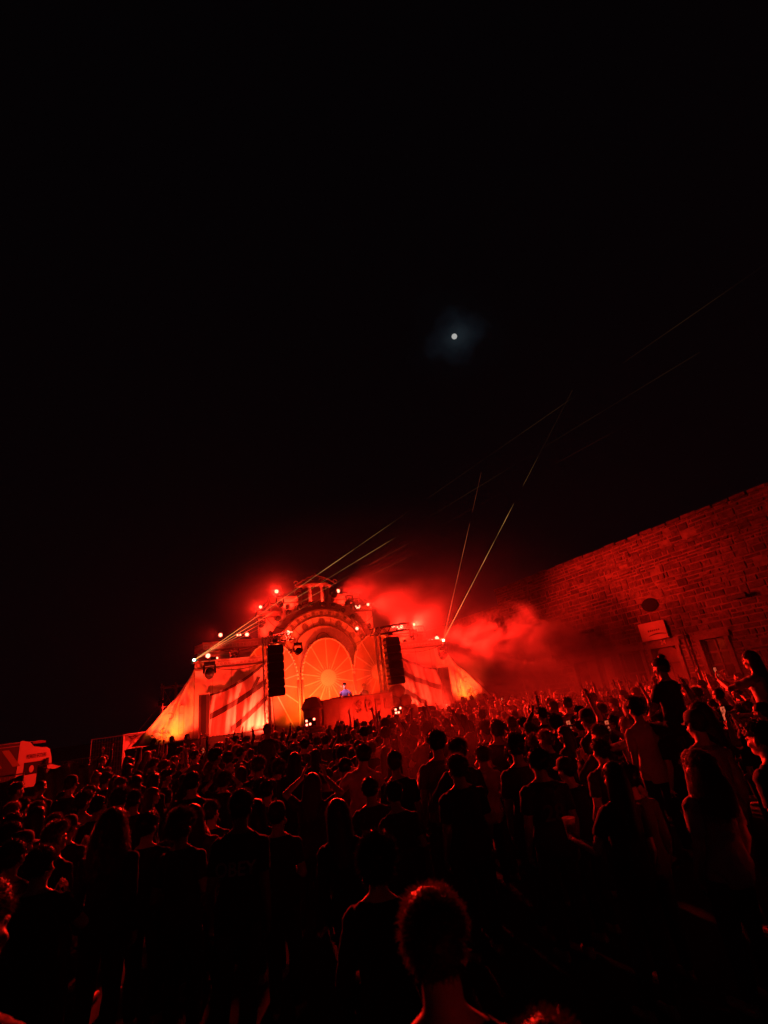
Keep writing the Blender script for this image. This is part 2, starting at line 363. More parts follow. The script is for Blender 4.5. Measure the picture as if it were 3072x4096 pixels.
# three sun windows
def win_edge(t): return (1.28 * math.copysign(abs(math.cos(t)) ** .9, math.cos(t)), 3.72 + 1.85 * math.sin(t))
SUNZ = 3.67
def sunwin(cx, y):
    root = MB().prism([(cx + win_edge(math.pi * i / 32)[0], win_edge(math.pi * i / 32)[1]) for i in range(33)] + [(cx - 1.28, 1.42), (cx + 1.28, 1.42)], y, y + .05).build('sun_window', M_orange, fc)
    ed = [(cx + 1.28, y - .04, 1.42)] + [(cx + win_edge(math.pi * i / 32)[0], y - .04, win_edge(math.pi * i / 32)[1]) for i in range(33)] + [(cx - 1.28, y - .04, 1.42)]
    MB().path(ed, .045, 6).build('window_rib', M_white, root, True)
    MB().tube((cx, y - .06, SUNZ), (cx, y - .005, SUNZ), .4, .4, n=32).build('sun_disc', M_white, root)
    def reach(a):
        dx, dz = math.cos(a), math.sin(a); r_ = .4
        while r_ < 4:
            x, z = dx * r_, SUNZ + dz * r_
            if z < 1.5 or abs(x) > 1.24: break
            if z > 3.72 and (abs(x) / 1.26) ** 2.2 + ((z - 3.72) / 1.83) ** 2 > 1: break
            r_ += .02
        return r_
    for k in range(28):
        a = 2 * math.pi * k / 28 + R(90); lng = k % 2 == 0 and k % 4 != 2 or k % 4 == 2
        long_ = k % 2 == 0; e_ = reach(a) if long_ else .4 + .28 * (1 + .3 * math.sin(k * 5)); w0 = .03 if long_ else .022; w1 = .026 if long_ else .004
        d = Vector((math.cos(a), math.sin(a))); n_ = Vector((-d.y, d.x)); c = Vector((cx, SUNZ))
        q = [c + d * .41 + n_ * w0, c + d * e_ + n_ * w1, c + d * e_ - n_ * w1, c + d * .41 - n_ * w0]
        MB().prism([tuple(p) for p in q], y - .02, y - .004).build('sun_ray', M_white, root)
    return root
for cx, y in ((0.08, -.1), (-2.68, -.06), (2.72, -.06)): sunwin(cx, y)
W(-4.1, -3.98, -.3, .1, 1.42, 4.6).build('pilaster', M_white, fc); W(4.05, 4.17, -.3, .1, 1.42, 4.6).build('pilaster', M_white, fc)
W(-4.4, 4.4, .31, .36, 1.42, 4.7).build('back_wall', M_plaster, fc)
# cupola
cu = MB().loft([[(1.02 * math.cos(R(22.5 + 45 * i)), 1.9 + 1.02 * math.sin(R(22.5 + 45 * i)), z) for i in range(8)] for z in (7.0, 7.62)]).build('cupola_base', M_corn, fc)
MB().loft([[(r_ * math.cos(R(22.5 + 45 * i)), 1.9 + r_ * math.sin(R(22.5 + 45 * i)), z) for i in range(8)] for r_, z in ((.72, 7.62), (.72, 8.6))]).build('cupola_core', M_stripe, cu)
for i in range(8):
    a = R(22.5 + 45 * i); x, y = .9 * math.cos(a), 1.9 + .9 * math.sin(a)
    c = MB().loft([[(x + r_ * math.cos(R(36 * j)), y + r_ * math.sin(R(36 * j)), z) for j in range(10)] for r_, z in ((.13, 7.62), (.13, 7.68), (.1, 7.7), (.085, 8.5), (.12, 8.54), (.15, 8.6))]).build('column', M_white, cu)
MB().loft([[(r_ * math.cos(R(22.5 + 45 * i)), 1.9 + r_ * math.sin(R(22.5 + 45 * i)), z) for i in range(8)] for r_, z in ((1.06, 8.6), (1.1, 8.64), (1.16, 8.7), (1.0, 8.74))]).build('entablature', M_corn, cu)
MB().loft([[(r_ * math.cos(R(11.25 * i)), 1.9 + r_ * math.sin(R(11.25 * i)), z) for i in range(32)] for r_, z in ((.98, 8.74), (.9, 8.86), (.7, 8.98), (.4, 9.07), (.05, 9.12))]).build('cupola_roof', M_corn, cu, True)
for sg in (-1, 1):
    pts = [(sg * (.05 + 1.0 * i / 14), .95, 9.14 - .42 * (i / 14) ** 1.5 + .02 * math.sin(i * 1.5)) for i in range(15)]; MB().path(pts, .04, 6).build('pediment_scroll', M_corn, cu)
    MB().path([(sg * (1.08 + .11 * math.cos(t)), .95, 8.78 + .11 * math.sin(t)) for t in [i * .6 for i in range(10)]], .03, 6).build('pediment_curl', M_corn, cu)
    MB().path([(sg * (.3 + .2 * math.cos(t) * (1 - t / 9)), .96, 8.87 + .12 * math.sin(t) * (1 - t / 9)) for t in [i * .6 for i in range(13)]], .025, 6).build('pediment_curl', M_corn, cu)
MB().ell((0, .95, 9.2), (.07, .07, .1), 10, 7).build('finial', M_corn, cu)

for sg in (-1, 1):
    for q in (3.7, 4.5, 5.3): W(*sorted((sg * q, sg * (q + .012))), -1.012, -1.003, 1.78, 4.52).build('panel_seam', M_trim, fc)
# power cables slung along the cornices
def cable(a, b, sag, label):
    a, b = sw(a[0], a[1], a[2]), sw(b[0], b[1], b[2]); e_ = empty('power_cable', a, 0); tag(e_, label, 'cable', 'slung power cables'); d = b - a
    MB().path([tuple(d * (i / 10) - Vector((0, 0, sag * 4 * (i / 10) * (1 - i / 10)))) for i in range(11)], .013, 5).build('cord', M_black, e_)
for a, b, g_, lb in (((-5.4, 1.25, 4.62), (-3.1, 1.25, 4.6), .22, 'under the left wing cornice'), ((3.1, 1.25, 4.6), (6.0, 1.25, 4.62), .25, 'under the right wing cornice'), ((-5.2, -.55, 5.6), (-3.2, -.55, 5.62), .2, 'under the left second-tier cornice'), ((3.2, -.55, 5.6), (5.4, -.55, 5.6), .22, 'under the right second-tier cornice'),
                     ((-2.9, .4, 6.9), (-1.9, .4, 6.2), .25, 'down the left of the arch'), ((2.9, .4, 6.9), (1.9, .4, 6.2), .25, 'down the right of the arch'), ((-3.15, 3.3, 5.2), (-2.85, 3.3, 1.6), -.08, 'down the left speaker mast'), ((2.0, 3.3, 5.2), (1.9, 3.3, 2.7), -.08, 'down the right speaker mast')): cable(a, b, g_, 'thin black power cable ' + lb)

# ------------------------------------------------------------------ truss, speaker arrays
def truss(mb, a, b, wd, n_, r_=.024):
    a, b = Vector(a), Vector(b); d = (b - a).normalized(); p = Vector((0, 0, 1)) if abs(d.z) < .8 else Vector((1, 0, 0)); q = d.cross(p).normalized(); p = q.cross(d)
    cn = [p * wd / 2 + q * wd / 2, p * wd / 2 - q * wd / 2, -p * wd / 2 - q * wd / 2, -p * wd / 2 + q * wd / 2]
    for c in cn: mb.tube(a + c, b + c, r_, n=6)
    for k in range(n_):
        s0, s1 = a + (b - a) * k / n_, a + (b - a) * (k + 1) / n_
        for i in range(4):
            c0, c1 = cn[i], cn[(i + 1) % 4]
            if k % 2: c0, c1 = c1, c0
            mb.tube(s0 + c0, s1 + c1, r_ * .55, n=5)
    return mb
for sg, nm in ((-1, 'left'), (1, 'right')):
    xs = -2.78 if sg < 0 else 2.42; ztop = 4.95 if sg < 0 else 4.85
    tw = empty('speaker_tower', sw(xs, 3.2, 0), ANG)
    tag(tw, 'truss arm and mast holding up the %s hanging speaker column' % nm, 'truss', 'speaker rigging')
    xo = -.34 if sg < 0 else -.42
    truss(MB(), (xo, .35, DECK), (xo, .35, 5.5), .22, 18).build('mast', M_alu, tw)
    truss(MB(), (xo - .1 * sg, .9, 5.35), (xo + 1.15 if sg > 0 else xo + .95, -.75, 5.3), .3, 8).build('arm', M_metal, tw)
    MB().tube((0, -.3, ztop + .02), (0, -.3, 5.3), .014, n=6).build('hoist_chain', M_alu, tw)
    MB().box(-.09, .09, -.39, -.21, ztop + .15, ztop + .3).build('hoist_motor', M_metal, tw)
    ar = empty('speaker_array', sw(xs, 3.5, 0), ANG)
    tag(ar, 'tall black column of stacked speaker boxes hung %s of the DJ booth' % ('left' if sg < 0 else 'right'), 'speakers', 'hanging speaker columns')
    n_ = 6; h = 2.0 / n_
    W(-.3, .3, -.2, .25, ztop + .0, ztop + .05).build('fly_frame', M_metal, ar)
    for k in range(n_):
        z1 = ztop - k * h; z0 = z1 - h + .018; tilt = R(1.2 * k); yo = -.02 * k
        b = MB().prism([(-.33, z0 + .05), (-.3, z0), (.3, z0), (.33, z0 + .05), (.33, z1 - .05), (.3, z1), (-.3, z1), (-.33, z1 - .05)], -.26 + yo * .3, .24 + yo * .3).build('speaker_box', M_spk, ar)
        W(-.28, .28, -.275 + yo * .3, -.262 + yo * .3, z0 + .03, z1 - .03).build('grille', M_metal, b)
        W(-.34, -.331, -.2, .2, (z0 + z1) / 2 - .06, (z0 + z1) / 2 + .06).build('side_plate', M_alu, b)
# ------------------------------------------------------------------ DJ booth, props
bt = empty('dj_booth', sw(.72, 3.0, DECK), ANG); tag(bt, 'wide dark DJ booth with big block letters on its right front', 'booth')
W(-1.55, 1.6, -.05, .75, 0, 1.17).build('body', M_booth, bt); W(-1.62, 1.67, -.12, .8, 1.17, 1.21).build('top', M_boothl, bt)
for k in range(5): W(-1.5 + k * .62, -.92 + k * .62, -.075, -.052, .06, 1.12).build('front_panel', M_booth, bt)
for k, chs in enumerate('SPFL'):
    t = link('letter', text_mesh(chs, .62, .05, M_boothl), bt); t.location = (.0 + .42 * k, -.14, .72 ); t.rotation_euler = (R(90), 0, 0); t.scale = (.95, 1.05, 1)
for k in range(3): W(-1.1 + k * .5, -.7 + k * .5, .2, .6, 1.212, 1.26).build('deck_player', M_metal, bt)
pr = empty('prop_plinth', sw(-1.25, 2.9, DECK), ANG); tag(pr, 'faceted pedestal prop left of the DJ booth', 'prop')
MB().loft([[(r_ * math.cos(R(60 * i)), r_ * math.sin(R(60 * i)), z) for i in range(6)] for r_, z in ((.5, 0), (.5, .2), (.4, .24), (.4, .85), (.52, .95), (.3, 1.35), (.1, 1.4))]).build('faceted_block', M_booth, pr)
W(-.6, .6, -.5, .5, .001, .12).build('base', M_corn, pr)
pl = empty('barrel_pile', sw(2.75, 2.4, DECK), ANG); tag(pl, 'pile of round barrels right of the DJ booth', 'barrels')
for k, (x, z) in enumerate(((-.5, .27), (.05, .27), (.6, .3), (-.25, .74), (.32, .76), (0, 1.2))):
    b = MB().loft([[(x + r_ * math.cos(R(24 * j)), y, z + r_ * math.sin(R(24 * j))) for j in range(15)] for r_, y in ((.22, -.4), (.27, -.2), (.28, 0), (.27, .2), (.22, .4))]).build('barrel', M_booth, pl, True)
    for y in (-.25, .25): MB().band([(x + .277 * math.cos(R(18 * j)), z + .277 * math.sin(R(18 * j))) for j in range(21)], [(x + .25 * math.cos(R(18 * j)), z + .25 * math.sin(R(18 * j))) for j in range(21)], y - .03, y + .03).build('hoop', M_trim, b)
wd = empty('stage_monitor', sw(3.7, 3.6, DECK), ANG); tag(wd, 'black wedge monitor near the stage edge under the right swag', 'speaker')
MB().prism([(-.35, 0), (.35, 0), (.35, .2), (.1, .42), (-.35, .42)], -.3, .3).build('cabinet', M_spk, wd); W(-.32, .32, -.31, -.302, .04, .18).build('grille', M_metal, wd)

# ------------------------------------------------------------------ stage lights
def par(px, py, d, label, power=900, tgt=None, size=75, scale=.75, colr=RED, lens=None):
    """round lit lamp: yoke, can, lens, with its own light"""
    s, z = st(px, py, d); root = empty('round_stage_light', sw(s, d, z), ANG); root.scale = (scale * (.82 + .4 * ((px * 7 + py) % 10) / 10),) * 3
    tag(root, label, 'stage light', 'lit round stage lights')
    MB().loft([[(r_ * math.cos(R(30 * j)), y, r_ * math.sin(R(30 * j))) for j in range(12)] for r_, y in ((.13, 0), (.135, .06), (.11, .2), (.05, .3))]).build('can', M_metal, root, True)
    MB().loft([[(r_ * math.cos(R(22.5 * j)), y, r_ * math.sin(R(22.5 * j))) for j in range(16)] for r_, y in ((.118, -.006), (.09, -.03), (.03, -.042))]).build('lens', lens or M_lens, root, True)
    MB().path([(-.16, .1, 0), (-.16, .1, -.2), (.16, .1, -.2), (.16, .1, 0)], .014, 5).build('yoke', M_metal, root)
    if power:
        tg = Vector(tgt) if tgt else Vector((0, -12, -4.5))
        lamp('lamp', 'SPOT', root, (0, -.08, 0), tg, power, colr, R(size), .8, .26)
    return root
PW = 9000
par(1106, 2366, -1.2, 'lit round lamp atop the left shoulder of the columned cupola', PW, (-3, -12, -4))
par(1352, 2364, -1.2, 'lit round lamp atop the right shoulder of the columned cupola', PW, (5, -9, -2), 60)
par(1042, 2428, -1.0, 'lit round lamp on the left corner of the third tier', PW, (-4, -12, -4))
par(1472, 2418, -1.0, 'lit round lamp on the right corner of the third tier', PW * .8, (9, -9, -3), 70)
par(882, 2540, -.6, 'lit round lamp standing on the left second-tier cornice, outermost', PW * .5, (-7, -10, -3.6), 80)
par(988, 2538, -.6, 'lit round lamp on the left second-tier cornice beside the arch', PW * .5, (-2, -12, -4))
par(832, 2623, 1.0, 'large lit round lamp at the outer end of the left wing cornice', PW * .5, (-3, -12, -3))
par(1152, 2530, 3.3, 'lit round lamp hung on the truss left of the arch', PW, (-1, -12, -3.5))
par(1428, 2514, 3.0, 'lit round lamp hung on the truss right of the arch', PW, (2, -12, -3.5))
par(1572, 2506, .6, 'lit round lamp behind the right speaker truss', PW * 2.0, (2.2, -14, -2.9), 70)
par(1656, 2498, -.4, 'lit round lamp on the right second-tier cornice', PW * 2.0, (1.0, -14, -3.0), 70)
par(1748, 2553, 1.1, 'lit round lamp at the outer end of the right wing cornice', PW * 1.9, (12, -1.5, -.2), 70)
cell_me = MB().box(-.045, .045, -.02, 0, -.045, .045).mesh('led_cell', M_cell)
def blinder(px, py, d, cells, label, power=0, colr=RED, tgt=(0, -12, -2), sc_=.8):
    s, z = st(px, py, d); root = empty('led_blinder', sw(s, d, z), ANG); root.scale = (sc_,) * 3; tag(root, label, 'stage light', 'small LED blinders')
    xs = [c[0] for c in cells]; zs = [c[1] for c in cells]
    W(min(xs) - .08, max(xs) + .08, .005, .12, min(zs) - .08, max(zs) + .08).build('housing', M_metal, root)
    for x, zz in cells: q = link('led_cell', cell_me, root); q.location = (x, 0, zz)
    if power: lamp('lamp', 'SPOT', root, (sum(xs) / len(xs), -.1, sum(zs) / len(zs)), tgt, power, colr, R(110), .8, .12)
blinder(955, 2540, -.6, [(-.07, 0), (.09, 0)], 'pair of lit LED cells on the left second-tier cornice')
blinder(860, 2640, 1.05, [(-.16, -.06), (.12, .1), (.12, -.06)], 'three lit LED cells beside the lamp on the left wing cornice')
blinder(1432, 2428, -1.0, [(-.15, .06), (-.08, -.05), (.0, -.05), (.08, -.05), (.12, .06)], 'cluster of lit LED cells on the right of the third tier')
blinder(1600, 2508, .5, [(-.18, 0), (-.1, -.09), (.06, .07), (.16, .07), (.06, -.05), (.16, -.05)], 'cluster of lit LED cells behind the right speaker truss')
blinder(1723, 2561, 1.1, [(-.08, 0), (.1, .01)], 'pair of lit LED cells on the right wing cornice')
blinder(1236, 2888, 4.2, [(-.12, -.12), (-.12, .06), (.05, -.1), (.26, .1)], 'four lit LED cells on the stage floor left of the booth', 1200, RED, (0, -10, .5))
blinder(1590, 2842, 4.2, [(-.1, -.1), (-.1, .06), (.05, -.1), (.17, .1)], 'four lit LED cells on the stage floor right of the booth', 1600, RED, (4, -10, .5))
# unlit moving heads
mh_me = {}
def moving_head(px, py, d, label, sc_=1.0, tilt=-20):
    s, z = st(px, py, d); root = empty('moving_head', sw(s, d, z), ANG); root.scale = (sc_,) * 3; tag(root, label, 'stage light', 'unlit moving head lights')
    if not mh_me:
        mh_me['base'] = MB().box(-.2, .2, -.14, .14, .27, .37).mesh('base', M_metal)
        y = MB()
        for s2 in (-1, 1): y.prism([(s2 * .17, .27), (s2 * .215, .27), (s2 * .23, 0), (s2 * .2, -.06), (s2 * .165, -.04), (s2 * .15, .12)], -.06, .06)
        y.box(-.2, .2, -.055, .055, .24, .268); mh_me['yoke'] = y.mesh('yoke', M_metal)
        mh_me['head'] = MB().loft([[(r_ * math.cos(R(22.5 * j)), yy, r_ * math.sin(R(22.5 * j))) for j in range(16)] for r_, yy in ((.15, -.17), (.16, -.12), (.16, .08), (.12, .17), (.05, .2))]).mesh('head', M_metal, True)
        mh_me['lens'] = MB().loft([[(r_ * math.cos(R(22.5 * j)), yy, r_ * math.sin(R(22.5 * j))) for j in range(16)] for r_, yy in ((.135, -.172), (.1, -.19), (.02, -.2))]).mesh('lens', M_dlens, True)
        mh_me['clamp'] = MB().box(-.03, .03, -.03, .03, .37, .46).mesh('clamp', M_alu)
    for k in ('base', 'yoke', 'clamp'): link(k, mh_me[k], root)
    if 'hung between' in label: lamp('lamp', 'SPOT', root, (0, -.3, -.1), (.42 - s, d - 2.0, 3.0 - z), 600, (1, .62, .8), R(13), .6, .05)   # spot added to light the DJ; the head itself stays dark
    h = link('head', mh_me['head'], root); h.rotation_euler = (R(tilt), 0, R(8)); h.location = (0, 0, -.04)
    link('lens', mh_me['lens'], h)
for px, py, d, lb, k, ti in ((1120, 2412, -.9, 'on the left of the fourth tier', 1, 40), (1398, 2402, -.9, 'on the right of the fourth tier', 1, 35), (1196, 2378, -.9, 'left of the cupola columns', .95, 30),
    (1334, 2376, -.9, 'right of the cupola columns', .95, 20), (1046, 2494, -.7, 'under the left corner of the third tier', .95, -30), (838, 2690, 1.5, 'largest, below the left wing cornice', 1.2, -25),
    (938, 2630, -.3, 'below the left second-tier cornice', 1.05, -30), (1192, 2603, 3.4, 'hung between left speakers and window arch', .9, -10), (1655, 2545, -.1, 'below the right second-tier cornice', .95, -30), (1772, 2620, 1.5, 'below the right wing cornice end', 1.05, -25)):
    moving_head(px, py, d, ('dark moving head light with added DJ spot ' if 'hung between' in lb else 'dark unlit moving head light ') + lb, k, ti)
for px, py, lb in ((1110, 2476, 'lowest on the left of the arch'), (1152, 2450, 'second lowest on the left'), (1196, 2430, 'left of the cupola base'), (1241, 2417, 'left of the arch crown'), (1290, 2418, 'right of the arch crown'), (1331, 2421, 'right of the cupola base'), (1370, 2443, 'second lowest on the right'), (1408, 2467, 'lowest on the right of the arch')):
    s, z = st(px, py, .3); root = empty('arch_spotlight', sw(s, .3, z), ANG); tag(root, 'dark round unlit spotlight on the arch rim, ' + lb, 'stage light', 'spotlights around the arch rim')
    MB().loft([[(r_ * math.cos(R(30 * j)), y, r_ * math.sin(R(30 * j))) for j in range(12)] for r_, y in ((.125, -.16), (.13, -.1), (.12, .1), (.06, .18))]).build('can', M_metal, root, True)
    MB().tube((0, -.17, 0), (0, -.162, 0), .1, n=14).build('lens', M_dlens, root)
    MB().path([(-.16, 0, 0), (-.16, 0, .1), (.16, 0, .1), (.16, 0, 0)], .014, 5).build('yoke', M_metal, root)
# floor washes lighting the set; all but amber and HOT are added stand-ins
def wash(s, d, z, tgt, power, colr, label, size=120):
    root = empty('floor_wash_light', sw(s, d, z), ANG); tag(root, label, 'stage light', 'floor wash lights')
    tg = Vector((tgt[0] - s, -(tgt[1] - d), tgt[2] - z)); q = tg.to_track_quat('Y', 'Z').to_matrix()
    h = MB().loft([[q @ Vector((r_ * math.cos(R(30 * j)), y, r_ * math.sin(R(30 * j)))) + Vector((0, 0, .14)) for j in range(12)] for r_, y in ((.04, -.14), (.09, -.1), (.1, .05), (.1, .08))]).build('can', M_metal, root, True)
    MB().box(-.1, .1, -.1, .1, .0, .03).build('foot', M_metal, root)
    MB().path([(-.11, 0, .14), (-.11, 0, .015), (.11, 0, .015), (.11, 0, .14)], .012, 5).build('yoke', M_metal, root)
    lamp('lamp', 'SPOT', root, tuple(q @ Vector((0, .12, 0)) + Vector((0, 0, .14))), tuple(q @ Vector((0, 3, 0)) + Vector((0, 0, .14))), power * (1 if colr is AMB else WK), colr, R(size), .7, .09)
AMB = (1, .16, .006); HOT = (1, .05, .02); OR = (1, .02, .0075); ORC = (1, .034, .005)
WK = 3.5
wash(-6.85, 1.7, 1.745, (-6.9, 1.0, 2.5), 95, AMB, 'amber floor lamp glowing at the foot of the left side curtain', 140)
wash(6.85, 1.7, 1.745, (6.9, 1.0, 2.5), 75, AMB, 'amber floor lamp glowing at the foot of the right side curtain', 140)
wash(-7.5, 1.9, 1.745, (-6.9, 1.0, 3.0), 120, OR, 'stand-in ledge lamp aimed up at the outer left side curtain', 130)  # ledge row stands in for unseen curtain lighting
wash(7.5, 1.9, 1.745, (6.9, 1.0, 3.0), 110, OR, 'stand-in ledge lamp aimed up at the outer right side curtain', 130)
wash(-6.25, 1.95, 1.745, (-6.4, 1.0, 3.6), 100, OR, 'stand-in ledge lamp beside the left pillar box, aimed up the curtain', 130)
wash(6.25, 1.95, 1.745, (6.4, 1.0, 3.6), 90, OR, 'stand-in ledge lamp beside the right pillar box, aimed up the curtain', 130)
wash(-3.1, 2.1, 1.44, (-3.7, 1.2, 2.6), 600, HOT, 'bright floor lamp under the inner edge of the left swag', 130)
wash(3.3, 2.1, 1.44, (3.8, 1.2, 2.6), 560, HOT, 'bright floor lamp under the inner edge of the right swag', 130)
wash(-4.6, 3.6, 1.44, (-4.4, 1.0, 2.8), 300, OR, 'stand-in floor wash lamp aimed at the left wing', 130)  # wing washes stand in for fixtures out of sight
wash(4.7, 3.6, 1.44, (4.6, 1.0, 2.8), 280, OR, 'stand-in floor wash lamp aimed at the right wing', 130)
wash(-1.6, .9, 1.44, (-1.7, .1, 3.0), 60, AMB, 'amber floor lamp between the left and middle sun windows', 140)
wash(-1.0, 1.9, 1.44, (-.6, 0, 5.0), 860, ORC, 'stand-in floor wash lamp aimed at the arch, left of centre', 120)  # arch washes stand in for unseen set lighting
wash(1.5, 1.7, 1.44, (1.0, 0, 5.0), 760, ORC, 'stand-in floor wash lamp aimed at the arch, right of centre', 120)
wash(.2, 4.45, 1.43, (.3, 3.0, 2.2), 55, OR, 'floor lamp added on the stage lip to light the DJ booth, left', 140)  # lip pair added to brighten the booth front
wash(1.6, 4.45, 1.43, (1.6, 3.0, 2.2), 80, OR, 'floor lamp added on the stage lip to light the DJ booth, right', 140)
wash(-9.1, -.6, .02, (-7.3, -1.2, 3.2), 110, RED, 'ground lamp added behind the left side curtain to light the scaffold', 120)  # unseen lamp added to bring out the scaffold tubes
wash(-7.6, -1.1, 3.34, (-12.6, -5.5, 1.0), 1100, RED, 'unseen lamp added on the scaffold frame to light the van', 130)  # added lamp with no visible source, lights the van side
wash(-4.4, .0, 4.92, (-4.4, -.8, 5.6), 40, OR, 'stand-in cornice uplight under the left second tier', 150)  # uplights from here on are added to light the upper tiers
wash(4.4, .0, 4.92, (4.4, -.8, 5.6), 40, OR, 'stand-in cornice uplight under the right second tier', 150)
wash(-2.6, -.3, 5.97, (-2.5, -1.2, 6.9), 42, OR, 'stand-in cornice uplight under the left third tier', 150)
wash(2.6, -.3, 5.97, (2.5, -1.2, 6.9), 34, OR, 'stand-in cornice uplight under the right third tier', 150)
wash(-1.6, -.75, 7.37, (-1.5, -1.3, 8.0), 30, OR, 'stand-in cornice uplight under the left fourth tier', 150)
wash(1.6, -.75, 7.37, (1.5, -1.3, 8.0), 30, OR, 'stand-in cornice uplight under the right fourth tier', 150)
wash(0, -.55, 7.15, (0, -1.8, 8.2), 40, OR, 'stand-in uplight below the cupola columns', 130)

# lasers
def laser_mat(nm, c, s, seed):
    mt = bpy.data.materials.new(nm); mt.use_nodes = True; n = mt.node_tree; n.nodes.clear(); A = n.nodes.new; K = n.links.new
    o_ = A('ShaderNodeOutputMaterial'); em = A('ShaderNodeEmission'); em.inputs[0].default_value = (*c, 1); tr = A('ShaderNodeBsdfTransparent'); ad = A('ShaderNodeAddShader')
    t = A('ShaderNodeTexCoord'); sp = A('ShaderNodeSeparateXYZ'); K(t.outputs['Object'], sp.inputs[0])
    nz = A('ShaderNodeTexNoise'); nz.noise_dimensions = '1D'; nz.inputs['Scale'].default_value = .45; nz.inputs['Detail'].default_value = 3
    ad1 = A('ShaderNodeMath'); ad1.operation = 'ADD'; ad1.inputs[1].default_value = seed; K(sp.outputs['Z'], ad1.inputs[0]); K(ad1.outputs[0], nz.inputs['W'])
    r_ = A('ShaderNodeMapRange'); r_.inputs['From Min'].default_value = .36; r_.inputs['From Max'].default_value = .72; K(nz.outputs['Fac'], r_.inputs['Value'])
    fo = A('ShaderNodeMapRange'); fo.inputs['From Min'].default_value = 0; fo.inputs['From Max'].default_value = 12; fo.inputs['To Min'].default_value = .8; fo.inputs['To Max'].default_value = .006; K(sp.outputs['Z'], fo.inputs['Value'])
    mu = A('ShaderNodeMath'); mu.operation = 'MULTIPLY'; K(r_.outputs[0], mu.inputs[0]); K(fo.outputs[0], mu.inputs[1])
    nr = A('ShaderNodeMapRange'); nr.inputs['From Min'].default_value = 3; nr.inputs['From Max'].default_value = 5; nr.inputs['To Min'].default_value = 1; nr.inputs['To Max'].default_value = 0; K(sp.outputs['Z'], nr.inputs['Value'])
    mxx = A('ShaderNodeMath'); mxx.operation = 'MAXIMUM'; m3 = A('ShaderNodeMath'); m3.operation = 'MULTIPLY'; m3.inputs[1].default_value = .45; K(nr.outputs[0], m3.inputs[0])
    K(mu.outputs[0], mxx.inputs[0]); K(m3.outputs[0], mxx.inputs[1])
    m2 = A('ShaderNodeMath'); m2.operation = 'MULTIPLY'; m2.inputs[1].default_value = s; K(mxx.outputs[0], m2.inputs[0]); K(m2.outputs[0], em.inputs[1])
    K(em.outputs[0], ad.inputs[0]); K(tr.outputs[0], ad.inputs[1]); K(ad.outputs[0], o_.inputs[0]); return mt
def laser(px, py, d, beams, label, lc):
    s, z = st(px, py, d); p = sw(s, d, z); root = empty('laser_projector', p, 0); tag(root, label, 'laser', 'laser projectors')
    MB().box(-.14, .14, .02, .3, -.16, .02).build('housing', M_metal, root); MB().ell((0, -.02, 0), (.055, .055, .055), 10, 6).build('aperture', emit(label[:5] + 'spark', lc, 25), root)
    for k, (bx, by, dep, c, st_) in enumerate(beams):
        e_ = at(bx, by, dep); dv = e_ - p
        b = MB().tube((0, 0, 0), (0, 0, dv.length), .0052, .0052, n=6).build('beam', laser_mat('laser_beam_%d%s' % (k, label[:3]), c, st_, k * 7.3 + px), root)
        b.rotation_euler = dv.to_track_quat('Z', 'Y').to_euler()
YG = (1, .45, .12); OY = (1, .2, .06)
laser(777, 2640, 1.1, [(3072, 1050, 12, YG, 2.2), (2800, 1408, 13, YG, 1.9), (2480, 1714, 14, OY, 1.2), (2200, 1956, 15, OY, .5)], 'laser projector with greenish spark at the outer left cornice end', (.3, 1, .6))
laser(1773, 2561, 1.1, [(2290, 1560, 16, YG, 2.4), (1925, 1890, 17, OY, 1.3)], 'right laser projector at the outer right cornice end', (1, .8, .4))

# ------------------------------------------------------------------ stone wall on the right
WP = Vector((7.62, 37.1, 0)); WA = R(-61.1); WH = 9.0
WD = Vector((math.cos(WA), math.sin(WA), 0)); WN = Vector((WD.y, -WD.x, 0))      # WN points to the crowd
if WN.dot(CAM - WP) < 0: WN = -WN
wl = empty('stone_wall', WP, WA); tag(wl, 'tall old stone rampart wall running along the right of the crowd', 'wall')
# local frame: x along the wall towards the viewer, y = into the wall (crowd side is -y)
YS = 1 if (Matrix.Rotation(WA, 3, 'Z') @ Vector((0, 1, 0))).dot(WN) < 0 else -1
def WB(x0, x1, y0, y1, z0, z1): return MB().box(x0, x1, *sorted((y0 * YS, y1 * YS)), z0, z1)
OPEN = [(5.9, 7.45, 3.0), (9.3, 10.65, 3.1), (11.3, 12.7, 3.05), (14.0, 15.15, 3.1), (8.0, 8.62, 3.05)]      # door and window openings: x0, x1, top
OPZ = {14.0: 1.3}
x_edges = sorted({-.0, 30.0} | {o_[0] for o_ in OPEN} | {o_[1] for o_ in OPEN})
mo_ = MB()
for a, b in zip(x_edges, x_edges[1:]):
    op = [o_ for o_ in OPEN if o_[0] <= a and b <= o_[1]]
    if not op: mo_.box(a, b, *sorted((.03 * YS, .4 * YS)), 0, WH - .05)
    else:
        mo_.box(a, b, *sorted((.03 * YS, .4 * YS)), op[0][2], WH - .05)
        if op[0][0] in OPZ: mo_.box(a, b, *sorted((.03 * YS, .4 * YS)), 0, OPZ[op[0][0]])
mo_.build('mortar_bed', M_mort, wl)
WB(-.02, 30, .4, 1.6, 0, WH - .1).build('wall_core', mat('wall_core_dark', (.05, .04, .035), .95), wl)
stones = []
rs = random.Random(3); z = 0.02; zs = []
while z < WH - .12:
    h = rs.choice((.16, .2, .24, .28, .34)) if z < WH - .7 else .2
    h = min(h, WH - .02 - z); zs.append((z, h)); z += h
busy = []                                    # stones two courses tall block part of the next course
